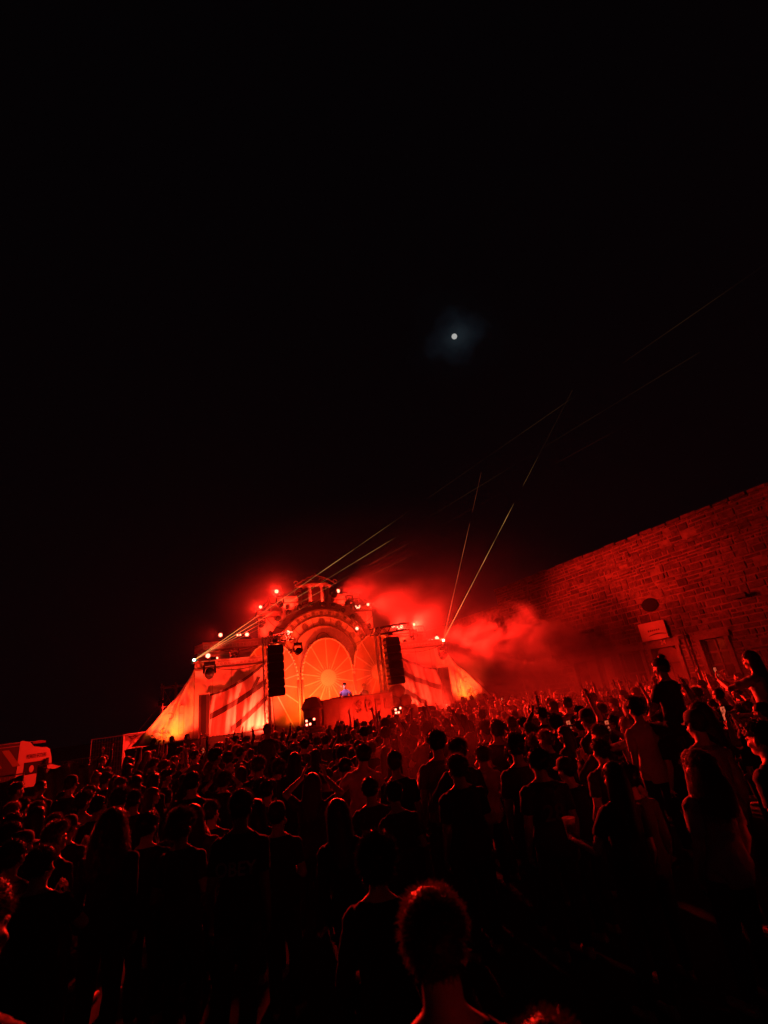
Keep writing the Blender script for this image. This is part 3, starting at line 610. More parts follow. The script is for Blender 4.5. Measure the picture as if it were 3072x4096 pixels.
for r_i, (z, h) in enumerate(zs):
    nxt = []; x = 0.0
    while x < 26:
        blk_ = next((q for q in busy if q[0] - .005 <= x < q[1] - .005), None)
        if blk_: x = blk_[1]; continue
        x1 = min(x + rs.uniform(.18, .78), 26)
        for q in busy:
            if x < q[0] < x1: x1 = q[0]
        op = next((o_ for o_ in OPEN if o_[0] - .21 <= x < o_[1] + .2 and z < o_[2] + .24 and z + h > OPZ.get(o_[0], 0)), None)
        if op: x = op[1] + .2; continue
        for o_ in OPEN:
            if z < o_[2] + .24 and z + h > OPZ.get(o_[0], 0) and x < o_[0] - .2 < x1: x1 = o_[0] - .2
        zt = z + h
        tall = r_i + 1 < len(zs) and rs.random() < .13 and x1 - x > .25 and not any(z < o_[2] + .7 and o_[0] - 1 < x1 and x < o_[1] + 1 for o_ in OPEN)
        if tall: zt += zs[r_i + 1][1]; nxt.append((x, x1))
        pn = noise.noise(Vector((x * .45, z * .6, 2.0))) * .9 + rs.uniform(-.5, .5)
        if x1 - x > .06 and rs.random() > .03: stones.append((x, x1, z, zt, rs.random(), min(4, max(0, int((pn + .75) * 3.3)))))
        x = x1
    busy = nxt
PAL = [4, 2, 1, 0, 3]
def stone_geo(mb, s_):
    x0, x1, z0, z1, q = s_[:5]; g_ = .014; r_ = random.Random(int(x0 * 977 + z0 * 7919)); j = lambda: r_.uniform(-.022, .022)
    f = .016 - .032 * q; bv = .028
    y0, y1 = .1 * YS, f * YS; b = len(mb.v)
    fr = [(x0 + g_ + bv + j(), z0 + g_ + bv + j()), (x1 - g_ - bv + j(), z0 + g_ + bv + j()), (x1 - g_ - bv + j(), z1 - g_ - bv + j()), (x0 + g_ + bv + j(), z1 - g_ - bv + j())]
    bk = [(x0 + g_, z0 + g_), (x1 - g_, z0 + g_), (x1 - g_, z1 - g_), (x0 + g_, z1 - g_)]
    mb.v += [(x, y0, zz) for x, zz in bk] + [(x, y1 + (j() + j()) * .6, zz) for x, zz in fr]
    mb.f += [(b + 4, b + 5, b + 6, b + 7)] + [(b + i, b + (i + 1) % 4, b + 4 + (i + 1) % 4, b + 4 + i) for i in range(4)]
def sscore(s_):
    p = WP + WD * ((s_[0] + s_[1]) / 2) + Vector((0, 0, (s_[2] + s_[3]) / 2)); px, py, zz = proj(p)
    vis = zz > 1 and -60 < px < 3130 and py < 2760 - .133 * (px - 2000)
    return (s_[1] - s_[0]) * (s_[3] - s_[2]) / max(zz, 1) ** 2 if vis else 0
stones.sort(key=sscore, reverse=True)
for s_ in stones[:300]:
    mb = MB(); stone_geo(mb, s_); mb.build('stone', STONES[PAL[s_[5]]], wl)
for k in range(5):
    mb = MB()
    for s_ in stones[300:]:
        if PAL[s_[5]] == k: stone_geo(mb, s_)
    tag(mb.build('far_stones', STONES[k], wl), kind='stuff')
# coping stones along the top
for k in range(34):
    x0 = k * .8; WB(x0 + .01, x0 + .79 - .1 * rs.random(), -.07 - .03 * rs.random(), .9, WH - .08 + .02 * rs.random(), WH + .04 + .06 * rs.random()).build('coping_stone', STONES[k % 4], wl)
# string course
for k in range(22): WB(k * 1.2 + .01, k * 1.2 + 1.19, -.085, .1, 7.72 + .01 * rs.random(), 7.86).build('string_course_stone', STONES[(k * 3) % 4], wl)
M_door = mat('door_paint', (.2, .13, .1), .6, var=.3, scale=3); M_glass = mat('dark_glass', (.04, .035, .035), .08, spec=.6); M_frame = mat('window_frame', (.1, .08, .07), .6)
M_lint = mat('dressed_stone', (.28, .23, .2), .9, var=.4, scale=6, bump=.4, bscale=20)
def opening(x0, x1, tp, z0, leafs):
    for a, b in ((x0 - .2, x0), (x1, x1 + .2)):
        zz = z0; k = 0
        while zz < tp:
            h = min(.45, tp - zz); WB(a, b, -.075 - .01 * (k % 2), .3, zz + .008, zz + h - .008).build('jamb_stone', M_lint, wl); zz += h; k += 1
    WB(x0 - .3, x1 + .3, -.09, .3, tp, tp + .26).build('lintel', M_lint, wl)
opening(5.9, 7.45, 3.0, 0, 2); opening(9.3, 10.65, 3.1, 0, 2); opening(11.3, 12.7, 3.05, 0, 1); opening(14.0, 15.15, 3.1, 1.3, 2)
# first door: two leaves, the unlit left one put in a darker material
for a, b, mt in ((5.93, 6.65, M_stripe), (6.68, 7.42, M_door)):
    d = WB(a, b, .2, .28, .02, 2.97).build('door', mt, wl); WB(a + .1, b - .1, .19, .199, .2, 1.2).build('door_panel', mt, d); WB(a + .1, b - .1, .19, .199, 1.4, 2.8).build('door_panel', mt, d)
sh = WB(8.03, 8.59, .02, .08, .05, 3.02).build('shutter', mat('pale_shutter', (.5, .4, .33), .7, var=.2), wl)
for k in range(9): WB(8.07, 8.55, .005, .018, .15 + k * .31, .38 + k * .31).build('shutter_slat', MAT['pale_shutter'], sh)
def glazed(x0, x1, z0, z1, nx, nz, y=.18):
    f = WB(x0 + .01, x1 - .01, y + .03, y + .06, z0, z1).build('window', M_frame, wl)
    dx = (x1 - x0) / nx; dz = (z1 - z0) / nz
    for i in range(nx):
        for j in range(nz): WB(x0 + i * dx + .05, x0 + (i + 1) * dx - .05, y + .012, y + .028, z0 + j * dz + .05, z0 + (j + 1) * dz - .05).build('pane', M_glass, f)
    for i in range(nx + 1): WB(x0 + i * dx - .04, x0 + i * dx + .04, y - .03, y + .029, z0, z1).build('glazing_bar', M_frame, f)
    for j in range(nz + 1): WB(x0, x1, y - .025, y + .0285, z0 + j * dz - .035, z0 + j * dz + .035).build('glazing_bar', M_frame, f)
glazed(9.34, 10.61, .9, 3.06, 2, 2); WB(9.32, 10.63, .15, .3, 0, .9).build('door_base', M_door, wl)
glazed(14.04, 15.11, 1.32, 3.06, 2, 3); WB(13.9, 15.25, -.14, .2, 1.18, 1.3).build('window_sill', M_lint, wl)
dd = MB().prism(arc(12.0, 2.45, .66, 0, 180, 14) + [(11.34, .02), (12.66, .02)], *sorted((.2 * YS, .28 * YS))).build('door', M_door, wl)
WB(11.34, 12.66, .17, .199, 2.2, 2.28).build('transom_bar', M_frame, dd); WB(11.98, 12.02, .185, .199, .02, 2.19).build('door_meeting', M_frame, dd)
def wthing(name, x, z, label, cat, group=None): e_ = empty(name, WP + WD * x + Vector((0, 0, z)), WA); tag(e_, label, cat, group); return e_
M_sign = mat('sign_board', (.6, .52, .45), .6, var=.15, scale=5); M_ink = mat('sign_ink', (.12, .08, .07), .7)
sg1 = wthing('wall_sign', 11.83, 3.47, 'pale tilted sign board with dark marks above door 24', 'sign')
WB(-.76, .76, -.16, -.1, 0, .91).build('board', M_sign, sg1)
for k in range(6): WB(-.28 + k * .12, -.2 + k * .12, -.168, -.162, .42 + .005 * k, .52).build('printed_mark', M_ink, sg1)
def swo(u, v): x = -.3 + 1.0 * u; return (x, -.166 * YS, .2 + .05 * math.sin(u * 3) + (.07 * v) * (.4 + .6 * math.sin(u * 3.1)))
MB().grid(swo, 18, 2).build('printed_swoosh', M_ink, sg1)
sg2 = wthing('wall_sign', 3.55, 3.5, 'second pale sign board half veiled by smoke', 'sign')
WB(-.72, .72, -.16, -.1, 0, .9).build('board', M_sign, sg2)
for k in range(5): WB(-.4 + k * .16, -.28 + k * .16, -.168, -.162, .6, .7).build('printed_mark', M_ink, sg2)
n24 = wthing('door_number', 12.15, 3.28, 'painted number 24 above the arched door', 'number')
t = link('digits', text_mesh('24', .3, .004, M_sign), n24); t.location = (0, -.105 * YS, 0); t.rotation_euler = (R(90), 0, 0 if YS > 0 else math.pi)
for x, z_, lb in ((7.81, 4.6, 'dark elongated fixture on the wall left of the sign board'), (16.5, 4.64, 'dark elongated fixture on the wall at the right edge')):
    e_ = wthing('wall_floodlight', x, z_, lb, 'wall fixture', 'dark fixtures on the stone wall')
    WB(-.38, .38, -.42, -.2, -.08, .1).build('housing', M_metal, e_); WB(-.05, .05, -.2, .02, -.05, .05).build('bracket', M_metal, e_); WB(-.45, -.4, -.4, -.24, -.06, .08).build('end_cap', M_metal, e_)
for x, z1, lb in ((7.72, 4.5, 'thin drainpipe beside the pale shutter'), (13.35, 3.6, 'thin dark drainpipe between arched door and window')):
    e_ = wthing('drainpipe', x, 0, lb, 'pipe', 'drainpipes'); MB().tube((0, -.14 * YS, .02), (0, -.14 * YS, z1), .05, n=8).build('pipe', M_frame, e_)
    for q in (.8, 2.2, 3.4): WB(-.07, .07, -.2, -.0, q, q + .04).build('pipe_bracket', M_frame, e_)
# soot stain: a hollow where stones are missing
e_ = WB(11.6, 12.5, -.062, -.03, 4.95, 5.6)
so_ = MB().ell((12.05, -.03 * YS, 5.25), (.5, .05, .36), 14, 8).build('soot_patch', mat('soot', (.012, .01, .01), 1, var=.3), wl)
# lower, further wall behind the corner
bw = empty('far_wall', WP + WD * -.1 - WN * 3.0, WA); tag(bw, 'dark recessed wall behind the lit wall corner, left of it', 'wall')
fm = MB(); fm.box(-26, 3.2, *sorted((0, 1.2 * YS)), 0, 8.6); fm.build('wall_body', STONES[4], bw)
rs2 = random.Random(9); z = 4.0
while z < 8.4:
    x = -6.0
    while x < 0:
        ln = rs2.uniform(.5, 1.0); WB(x + .015, x + ln - .015, -.03 - .04 * rs2.random(), .1, z + .015, z + .385).build('stone', STONES[rs2.choice((0, 1, 2, 4))], bw); x += ln
    z += .4

# ------------------------------------------------------------------ left background
sf = empty('scaffold_tower', sw(-7.3, -1.2, 0), ANG); tag(sf, 'bare metal scaffold frame behind the left side curtain', 'scaffold')
for x, y in ((-.3, 0), (.3, 0), (-.3, .9), (.3, .9)): MB().tube((x, y, 0), (x, y, 4.3), .025, n=8).build('upright', M_alu, sf)
for zz in (1.0, 2.2, 3.3, 4.15):
    for y in (0, .9): MB().tube((-.35, y, zz), (1.2, y, zz), .02, n=6).build('ledger', M_alu, sf)
for zz in (1.0, 2.2, 3.1): MB().tube((-.3, 0, zz), (.3, 0, zz + 1.1), .018, n=6).build('brace', M_alu, sf); MB().tube((.3, 0.04, zz), (-.3, 0.04, zz + 1.1), .018, n=6).build('brace', M_alu, sf)
MB().tube((.28, -.03, 4.1), (-1.5, -.2, 1.95), .016, n=6).build('guy_pole', M_alu, sf)
M_ban = mat('banner_mesh', (.45, .45, .44), .8, var=.2, scale=3)
bn = empty('framed_banner', at(530, 3100, 22.3) * Vector((1, 1, 0)) if False else Vector((-12.75, 23.9, 0)), R(4)); tag(bn, 'pale banner with dark X in a metal frame left of the stage', 'banner')
MB().box(-.42, .6, 0, .02, .05, 2.25).build('banner_cloth', M_ban, bn)
for x in (-.46, .66): MB().tube((x, -.03, 0), (x, -.03, 2.3), .04, n=8).build('frame_post', M_alu, bn)
MB().tube((-.5, -.03, 2.28), (.7, -.03, 2.28), .035, n=8).build('frame_rail', M_alu, bn)
t = link('lettering', text_mesh('X', .55, .004, M_ink), bn); t.location = (-.05, -.015, 1.95); t.rotation_euler = (R(90), 0, 0)
t = link('lettering', text_mesh('DY', .13, .004, M_ink), bn); t.location = (-.0, -.015, 2.2); t.rotation_euler = (R(90), 0, 0)
# first aid van, cab to the right, its side to the camera
vn = empty('first_aid_van', Vector((-20.15, 26.6, 0)), R(36)); tag(vn, 'first aid van with PREMIERS SECOURS lettering behind the fence', 'van')
M_van = mat('van_white', (.62, .56, .52), .35, var=.08, scale=2); M_vdark = mat('van_box_dark', (.05, .045, .04), .5); M_chev = mat('chevron_yellow', (.25, .2, .03), .5); M_rub = mat('tyre_rubber', (.02, .02, .02), .9)
MB().box(-3.8, -.02, 0, 2.1, .45, 2.62).build('box_body', M_vdark, vn)
for k in range(5):
    x0 = -3.6 + k * .72; MB().prism([(x0, 2.3), (x0 + .3, 2.3), (x0 + .85, 1.5), (x0 + .55, 1.5)], -.012, -.004).build('chevron', M_chev, vn)
for zz in (2.42, 2.58): MB().box(-3.8, -.02, -.03, -.004, zz, zz + .035).build('side_rail', M_alu, vn)
prof = [(0, .45), (0, 2.66), (.1, 2.66), (.42, 2.56), (.62, 2.33), (.95, 2.24), (1.18, 2.22), (1.32, 2.1), (1.42, 1.75), (1.48, 1.35), (1.95, 1.15), (2.05, .9), (2.05, .45)]
cb = MB().prism(prof, .0, 2.0).build('cab', M_van, vn)
MB().prism([(.28, 1.02), (.28, 1.6), (1.22, 1.6), (1.34, 1.05)], -.012, -.003).build('side_window', M_glass, cb)
MB().prism([(1.335, 2.02), (1.345, 2.02), (1.5, 1.37), (1.485, 1.37)], .12, 1.88).build('windscreen', M_glass, cb)
MB().box(.2, 1.0, .3, 1.7, 2.56, 2.58).build('roof_plate', M_van, cb); MB().box(.55, 1.1, .25, 1.75, 2.45, 2.55).build('light_bar', mat('beacon', (.3, .05, .05), .2), cb)
t = link('lettering', text_mesh('PREMIERS SECOURS', .155, .003, M_ink), cb); t.location = (.76, -.012, 1.86); t.rotation_euler = (R(90), 0, 0); t.scale = (.62, 1.7, 1)
MB().ell((.62, -.012, 1.28), (.1, .006, .17), 12, 8).build('door_emblem', M_van, cb)
MB().box(1.2, 1.32, -.3, -.1, 1.35, 1.7).build('wing_mirror', M_metal, cb)
for x in (-2.6, 1.35):
    q = MB().tube((x, -.02, .36), (x, .22, .36), .36, n=20).build('wheel', M_rub, vn); MB().tube((x, -.04, .36), (x, -.02, .36), .2, n=16).build('rim', M_alu, q)
# fences
M_tarp = mat('red_lit_tarp', (.3, .26, .24), .25, var=.4, scale=2, bump=.6, bscale=4)
def fence(c, rz, wd_, h, label, tarp=None):
    e_ = empty('fence_panel', c, rz); tag(e_, label, 'fence', 'site fence panels')
    for x in (-wd_ / 2, wd_ / 2): MB().tube((x, 0, 0), (x, 0, h), .022, n=8).build('post', M_alu, e_)
    for zz in (.15, h - .02): MB().tube((-wd_ / 2, 0, zz), (wd_ / 2, 0, zz), .02, n=8).build('rail', M_alu, e_)
    n_ = int(wd_ / .14); wm = MB()
    for i in range(1, n_): wm.tube((-wd_ / 2 + wd_ * i / n_, 0, .15), (-wd_ / 2 + wd_ * i / n_, 0, h - .02), .004, n=4, caps=False)
    for i in range(1, 9): wm.tube((-wd_ / 2, 0, .15 + (h - .2) * i / 9), (wd_ / 2, 0, .15 + (h - .2) * i / 9), .004, n=4, caps=False)
    wm.build('wire_mesh', M_alu, e_)
    if tarp:
        def tf(u, v):
            x = -wd_ / 2 + wd_ * u; zz = .2 + (h - .26) * v - (.14 * math.sin(math.pi * u * 2) ** 2 if v > .9 else 0)
            return (x, -.04 - .05 * math.sin(u * 14 + v * 5 * u) - .03 * math.sin(u * 37 + v * 4), zz)
        MB().grid(tf, 40, 16).build('tarp', tarp, e_, True)
fence(Vector((-12.1, 18.5, 0)), R(24), 1.9, 1.68, 'fence panel with crumpled shiny tarp catching red light', M_tarp)
fence(Vector((-14.4, 17.6, 0)), R(10), 2.4, 1.5, 'dark covered fence panel in front of the first aid van', M_black)
fence(Vector((-17.0, 17.3, 0)), R(4), 2.6, 1.45, 'dark covered fence panel at the far left edge', M_black)
for k, (x, y, h, lb) in enumerate(((-16.0, 27.6, 2.3, 'bare wire fence panel right beside the van'), (-14.0, 27.3, 2.1, 'bare wire fence panel nearest the framed banner'))): fence(Vector((x, y, 0)), R(2), 2.0, h, lb)
# crowd barriers in front of the stage and towards the wall
def barrier(c, rz, label):
    e_ = empty('crowd_barrier', c, rz); tag(e_, label, 'barrier', 'steel crowd barriers')
    MB().path([(-1.1, 0, .12), (-1.1, 0, 1.1), (1.1, 0, 1.1), (1.1, 0, .12), (-1.1, 0, .12)], .02, 8).build('frame', M_alu, e_)
    for i in range(1, 14): MB().tube((-1.1 + 2.2 * i / 14, 0, .12), (-1.1 + 2.2 * i / 14, 0, 1.1), .008, n=5).build('bar', M_alu, e_)
    for x in (-.8, .8): MB().box(x - .03, x + .03, -.3, .3, .01, .04).build('foot', M_alu, e_); MB().tube((x, 0, .03), (x, 0, .13), .02, n=6).build('foot_stem', M_alu, e_)
for k in range(3): p = Vector((7.2, 30.2, 0)) + Vector((2.25 * k, -.55 * k, 0)); barrier(p, R(-14), ['crowd barrier nearest the right wing, seen through smoke', 'middle crowd barrier between stage and wall, in smoke', 'crowd barrier nearest the stone wall doors'][k])

# ------------------------------------------------------------------ people
SKIN = [mat('skin_%s' % n_, c_, .55) for n_, c_ in (('fair', (.55, .36, .28)), ('tan', (.4, .25, .18)), ('brown', (.2, .115, .08)))]
def cloth(n_, c_): return mat('cloth_' + n_, c_, .9, var=.25, scale=9, bump=.25, bscale=14)
SHIRTS = [('black', cloth('black', (.012, .012, .013))), ('charcoal', cloth('charcoal', (.04, .04, .045))), ('navy', cloth('navy', (.02, .03, .07))), ('grey', cloth('grey', (.2, .2, .2))),
          ('white', cloth('white', (.6, .58, .55))), ('dark red', cloth('dark_red', (.16, .03, .03))), ('olive', cloth('olive', (.06, .065, .035)))]
JEANS = [cloth('denim', (.04, .055, .09)), cloth('dark_trousers', (.02, .02, .022))]
HAIRM = [mat('hair_%s' % n_, c_, .45, var=.3, scale=40, transl=.3) for n_, c_ in (('black', (.012, .009, .008)), ('brown', (.045, .025, .014)), ('light_brown', (.12, .07, .035)), ('blond', (.3, .2, .09)))]
M_cap = cloth('cap_dark', (.03, .03, .035))
V = Vector
def hand(mb, wr, d, n_, mode='open'):
    """palm with five separate fingers; d = pointing direction, n_ = palm normal"""
    wr, d, n_ = V(wr), V(d).normalized(), V(n_); n_ = (n_ - d * n_.dot(d)).normalized(); s = d.cross(n_)
    rot = Matrix((s, n_, d)).transposed()
    c = wr + d * .05; mb.ell(c, (.04, .016, .055), 10, 8, rot)
    for k, (o_, ln) in enumerate(((-.03, .068), (-.0105, .078), (.0105, .084), (.031, .07))):
        base = wr + d * .092 + s * o_; sp = s * (o_ * 5.5 * .06)
        curl = {'open': (.12, .3), 'fist': (1.5, 2.9), 'point': (.05, .1) if k == 3 else (1.5, 2.9), 'horns': (.05, .1) if k in (0, 3) else (1.5, 2.9), 'grip': (.8, 1.7)}[mode]
        dirs = [(d * math.cos(a) + n_ * math.sin(a)) for a in curl]
        m1 = base + dirs[0] * ln * .52 + sp; m2 = m1 + dirs[1] * ln * .5 + sp
        mb.rcone(base - d * .012, m1, .0095, .0088, 8); mb.rcone(m1, m2, .0088, .0072, 8)
    tb = wr + d * .03 + s * .034; tm = tb + (s * .75 + d * .6 + n_ * .2).normalized() * .04; te = tm + ((s * .2 + d * .9 + n_ * .4) if mode == 'open' else (-s * .5 + d * .6 + n_ * .8)).normalized() * .034
    mb.rcone(tb, tm, .012, .0105, 8); mb.rcone(tm, te, .0105, .008, 8)
SH = (.18, -.012, 1.395)
def arm_down(sg, fw=0.0): return [(sg * .17, -.012, 1.375), (sg * .215, -.03, 1.1), (sg * .225, .06 + fw, .86), (0, .2, -1), (-sg, 0, 0), 'grip']
POSES = {
 'down': (arm_down(1), arm_down(-1)),
 'low_hold': ([(.17, -.01, 1.375), (.24, -.04, 1.12), (.12, .22, 1.12), (-.4, .8, .2), (0, 0, 1), 'grip'], [(-.17, -.01, 1.375), (-.23, -.06, 1.11), (-.16, .2, 1.02), (.3, .8, -.1), (0, 0, 1), 'grip']),
 'elbow_out': ([(.17, -.01, 1.375), (.32, -.08, 1.16), (.2, .03, .98), (-.6, .2, -.5), (0, 0, 1), 'grip'], arm_down(-1, .06)),
 'clap': ([(.168, .0, 1.38), (.27, .12, 1.2), (.06, .32, 1.34), (-.3, .3, 1), (-1, 0, 0), 'open'], [(-.168, 0, 1.38), (-.28, .1, 1.2), (-.06, .32, 1.33), (.3, .3, 1), (1, 0, 0), 'open']),
 'point_up': ([(.168, 0, 1.4), (.3, .1, 1.66), (.27, .14, 1.93), (-.05, .1, 1), (0, 1, 0), 'point'], arm_down(-1)),
 'fist_up': ([(.168, 0, 1.4), (.34, .16, 1.6), (.26, .22, 1.86), (-.1, .1, 1), (0, 1, 0), 'fist'], arm_down(-1)),
 'both_up': ([(.168, 0, 1.4), (.33, .06, 1.66), (.25, .1, 1.92), (-.1, .05, 1), (0, 1, 0), 'open'], [(-.168, 0, 1.4), (-.36, .08, 1.62), (-.3, .1, 1.89), (.1, .05, 1), (0, 1, 0), 'horns']),
 'hand_up': ([(.168, 0, 1.4), (.31, .08, 1.67), (.3, .1, 1.95), (.05, .1, 1), (0, 1, 0), 'horns'], arm_down(-1)),
 'phone': ([(.168, .0, 1.38), (.24, .24, 1.34), (.07, .4, 1.55), (-.2, .1, 1), (-.3, -1, 0), 'grip'], [(-.168, 0, 1.38), (-.24, .24, 1.34), (-.07, .4, 1.54), (.2, .1, 1), (.3, -1, 0), 'grip']),
 'phone_high': ([(.168, .02, 1.4), (.24, .2, 1.62), (.06, .32, 1.85), (-.2, .1, 1), (-.3, -1, 0), 'grip'], [(-.168, .02, 1.4), (-.24, .2, 1.6), (-.06, .32, 1.84), (.2, .1, 1), (.3, -1, 0), 'grip']),
 'cup': (arm_down(1), [(-.168, 0, 1.37), (-.33, .0, 1.13), (-.36, .25, 1.16), (.05, .8, .3), (1, 0, 0), 'grip']),
 'hands_head': ([(.168, 0, 1.39), (.34, .04, 1.52), (.15, .07, 1.7), (-.3, .0, 1), (-1, .3, 0), 'open'], [(-.168, 0, 1.39), (-.34, .04, 1.52), (-.15, .07, 1.7), (.3, .0, 1), (1, .3, 0), 'open']),
 'seated': ([(.168, 0, 1.38), (.2, .16, 1.2), (.06, .2, 1.44), (-.2, -.1, 1), (0, -1, 0), 'grip'], [(-.168, 0, 1.38), (-.24, .1, 1.14), (-.1, .3, 1.05), (.3, .8, -.2), (0, 0, -1), 'grip']),
 'seated_hold': ([(.168, 0, 1.38), (.26, .3, 1.3), (.1, .5, 1.42), (-.2, .3, 1), (-.3, -1, 0), 'grip'], [(-.168, 0, 1.38), (-.26, .3, 1.3), (-.08, .5, 1.42), (.2, .3, 1), (.3, -1, 0), 'grip']),
 'dj': ([(.168, 0, 1.37), (.28, .12, 1.15), (.2, .36, 1.08), (-.1, 1, -.2), (0, 0, -1), 'open'], [(-.168, 0, 1.37), (-.34, .1, 1.17), (-.42, .34, 1.07), (-.1, 1, -.2), (0, 0, -1), 'open']),
}
PH_POS = {'phone': (0, .44, 1.64), 'phone_high': (0, .36, 1.94), 'seated_hold': (0, .55, 1.52)}
def body_proto(pose):
    mb = MB(); segs = []
    tor = [(.80, .13, .09, 0), (.88, .168, .112, -.008), (.95, .168, .112, -.008), (1.03, .15, .1, 0), (1.12, .14, .094, .004), (1.22, .155, .105, .004), (1.31, .165, .112, .0), (1.37, .152, .104, -.008), (1.42, .11, .085, -.015), (1.465, .07, .066, -.018), (1.5, .06, .06, -.014), (1.56, .056, .058, -.004), (1.6, .055, .058, .0)]
    mb.loft([[(rx * math.cos(t) * (1 + .0), cy + ry * math.sin(t), z) for t in [2 * math.pi * i / 20 for i in range(20)]] for z, rx, ry, cy in tor])
    segs += [('torso', (0, 0, .85), (0, 0, 1.34), .14, .15), ('neck', (0, -.012, 1.48), (0, 0, 1.56), .06, .058), ('head', (0, .0, 1.6), (0, 0, 1.66), .07, .09)]
    # head
    mb.ell((0, -.008, 1.662), (.077, .098, .09), 18, 14); mb.ell((0, .03, 1.6), (.063, .068, .088), 16, 12); mb.ell((0, .07, 1.543), (.032, .03, .024), 10, 8)
    mb.ell((0, .088, 1.648), (.052, .018, .014), 12, 6); mb.ell((0, .104, 1.605), (.013, .02, .026), 10, 8); mb.ell((0, .112, 1.594), (.018, .016, .012), 10, 6)
    mb.ell((0, .094, 1.562), (.026, .012, .006), 10, 6); mb.ell((0, .093, 1.552), (.023, .012, .006), 10, 6)
    for s in (-1, 1):
        mb.ell((s * .043, .07, 1.602), (.024, .02, .02), 10, 6); mb.ell((s * .079, -.004, 1.612), (.011, .021, .033), 10, 8); mb.ell((s * .031, .083, 1.632), (.012, .011, .0085), 8, 6)
    for k, arm in enumerate(POSES[pose]):
        sh, el, wr, hd, pn, mode = arm; sg = 1 if k == 0 else -1
        mb.rcone((sg * .09, -.012, 1.39), sh, .06, .055); mb.rcone((sg * .035, -.02, 1.475), (sg * .14, -.014, 1.405), .04, .036); mb.rcone(sh, el, .053, .042); mb.rcone(el, wr, .044, .027); hand(mb, wr, hd, V(pn), mode)
        segs += [('sleeve', (sg * .05, -.012, 1.42), sh, .06, .058), ('upper', sh, el, .058, .043), ('fore', el, wr, .044, .027), ('hand', wr, V(wr) + V(hd).normalized() * .18, .03, .02)]
    for s in (-1, 1):
        if pose.startswith('seated'): hp, kn, an, to = (s * .09, .02, .87), (s * .15, .4, .9), (s * .14, .36, .48), (s * .14, .52, .42)
        else: hp, kn, an, to = (s * .088, 0, .88), (s * .1, .015, .48), (s * .105, -.02, .09), (s * .125, .14, .035)
        mb.rcone(hp, kn, .092, .056); mb.rcone(kn, (V(kn) * .6 + V(an) * .4) + V((0, -.015, 0)), .054, .057); mb.rcone((V(kn) * .6 + V(an) * .4) + V((0, -.015, 0)), an, .056, .036); mb.rcone(V(an) + V((0, -.02, -.045)), to, .038, .032)
        segs += [('thigh', hp, kn, .09, .056), ('shin', kn, an, .055, .038), ('foot', V(an) + V((0, -.02, -.045)), to, .038, .032)]
    me = mb.mesh('tmp'); o_ = bpy.data.objects.new('tmp', me); col.objects.link(o_)
    md = o_.modifiers.new('r', 'REMESH'); md.mode = 'VOXEL'; md.voxel_size = .0085; md.use_smooth_shade = True
    md = o_.modifiers.new('s', 'SMOOTH'); md.factor = .5; md.iterations = 2
    dg = bpy.context.evaluated_depsgraph_get(); me2 = bpy.data.meshes.new_from_object(o_.evaluated_get(dg)); bpy.data.objects.remove(o_); bpy.data.meshes.remove(me)
    n_ = len(me2.vertices); co = np.empty(n_ * 3); me2.vertices.foreach_get('co', co); co = co.reshape(-1, 3)
    nr = np.empty(n_ * 3); me2.vertices.foreach_get('normal', nr); nr = nr.reshape(-1, 3)
    best = np.full(n_, 9.); cls = np.zeros(n_, int); tt = np.zeros(n_); names = []
    for i, (nm, a, b, ra, rb) in enumerate(segs):
        a = np.array(a); b = np.array(b); d = b - a; t = np.clip(((co - a) @ d) / (d @ d), 0, 1)
        ds = np.linalg.norm(co - a - t[:, None] * d, axis=1) - (ra + (rb - ra) * t)
        mk = ds < best; best[mk] = ds[mk]; cls[mk] = i; tt[mk] = t[mk]; names.append(nm)
    return me2, co, nr, np.array(names, dtype=object)[cls], tt
def decim(me, ratio):
    o_ = bpy.data.objects.new('tmp', me); col.objects.link(o_); md = o_.modifiers.new('d', 'DECIMATE'); md.ratio = ratio
    dg = bpy.context.evaluated_depsgraph_get(); m2 = bpy.data.meshes.new_from_object(o_.evaluated_get(dg)); bpy.data.objects.remove(o_)
    m2.polygons.foreach_set('use_smooth', [True] * len(m2.polygons)); return m2
def sub(me, co, nr, keep, off, name, ratio=.3):
    idx = np.nonzero(keep)[0]; mp = -np.ones(len(co), int); mp[idx] = np.arange(len(idx)); c2 = (co + nr * off[:, None])[idx]
    fs = [tuple(mp[v] for v in p.vertices) for p in me.polygons if all(keep[v] for v in p.vertices)]
    m2 = bpy.data.meshes.new(name); m2.from_pydata(c2.tolist(), [], fs); m2.update()
    m3 = decim(m2, ratio); m3.name = name; return m3
def nzv(co, s): return np.array([noise.noise(V(c) * s) for c in co])
PRO = {}
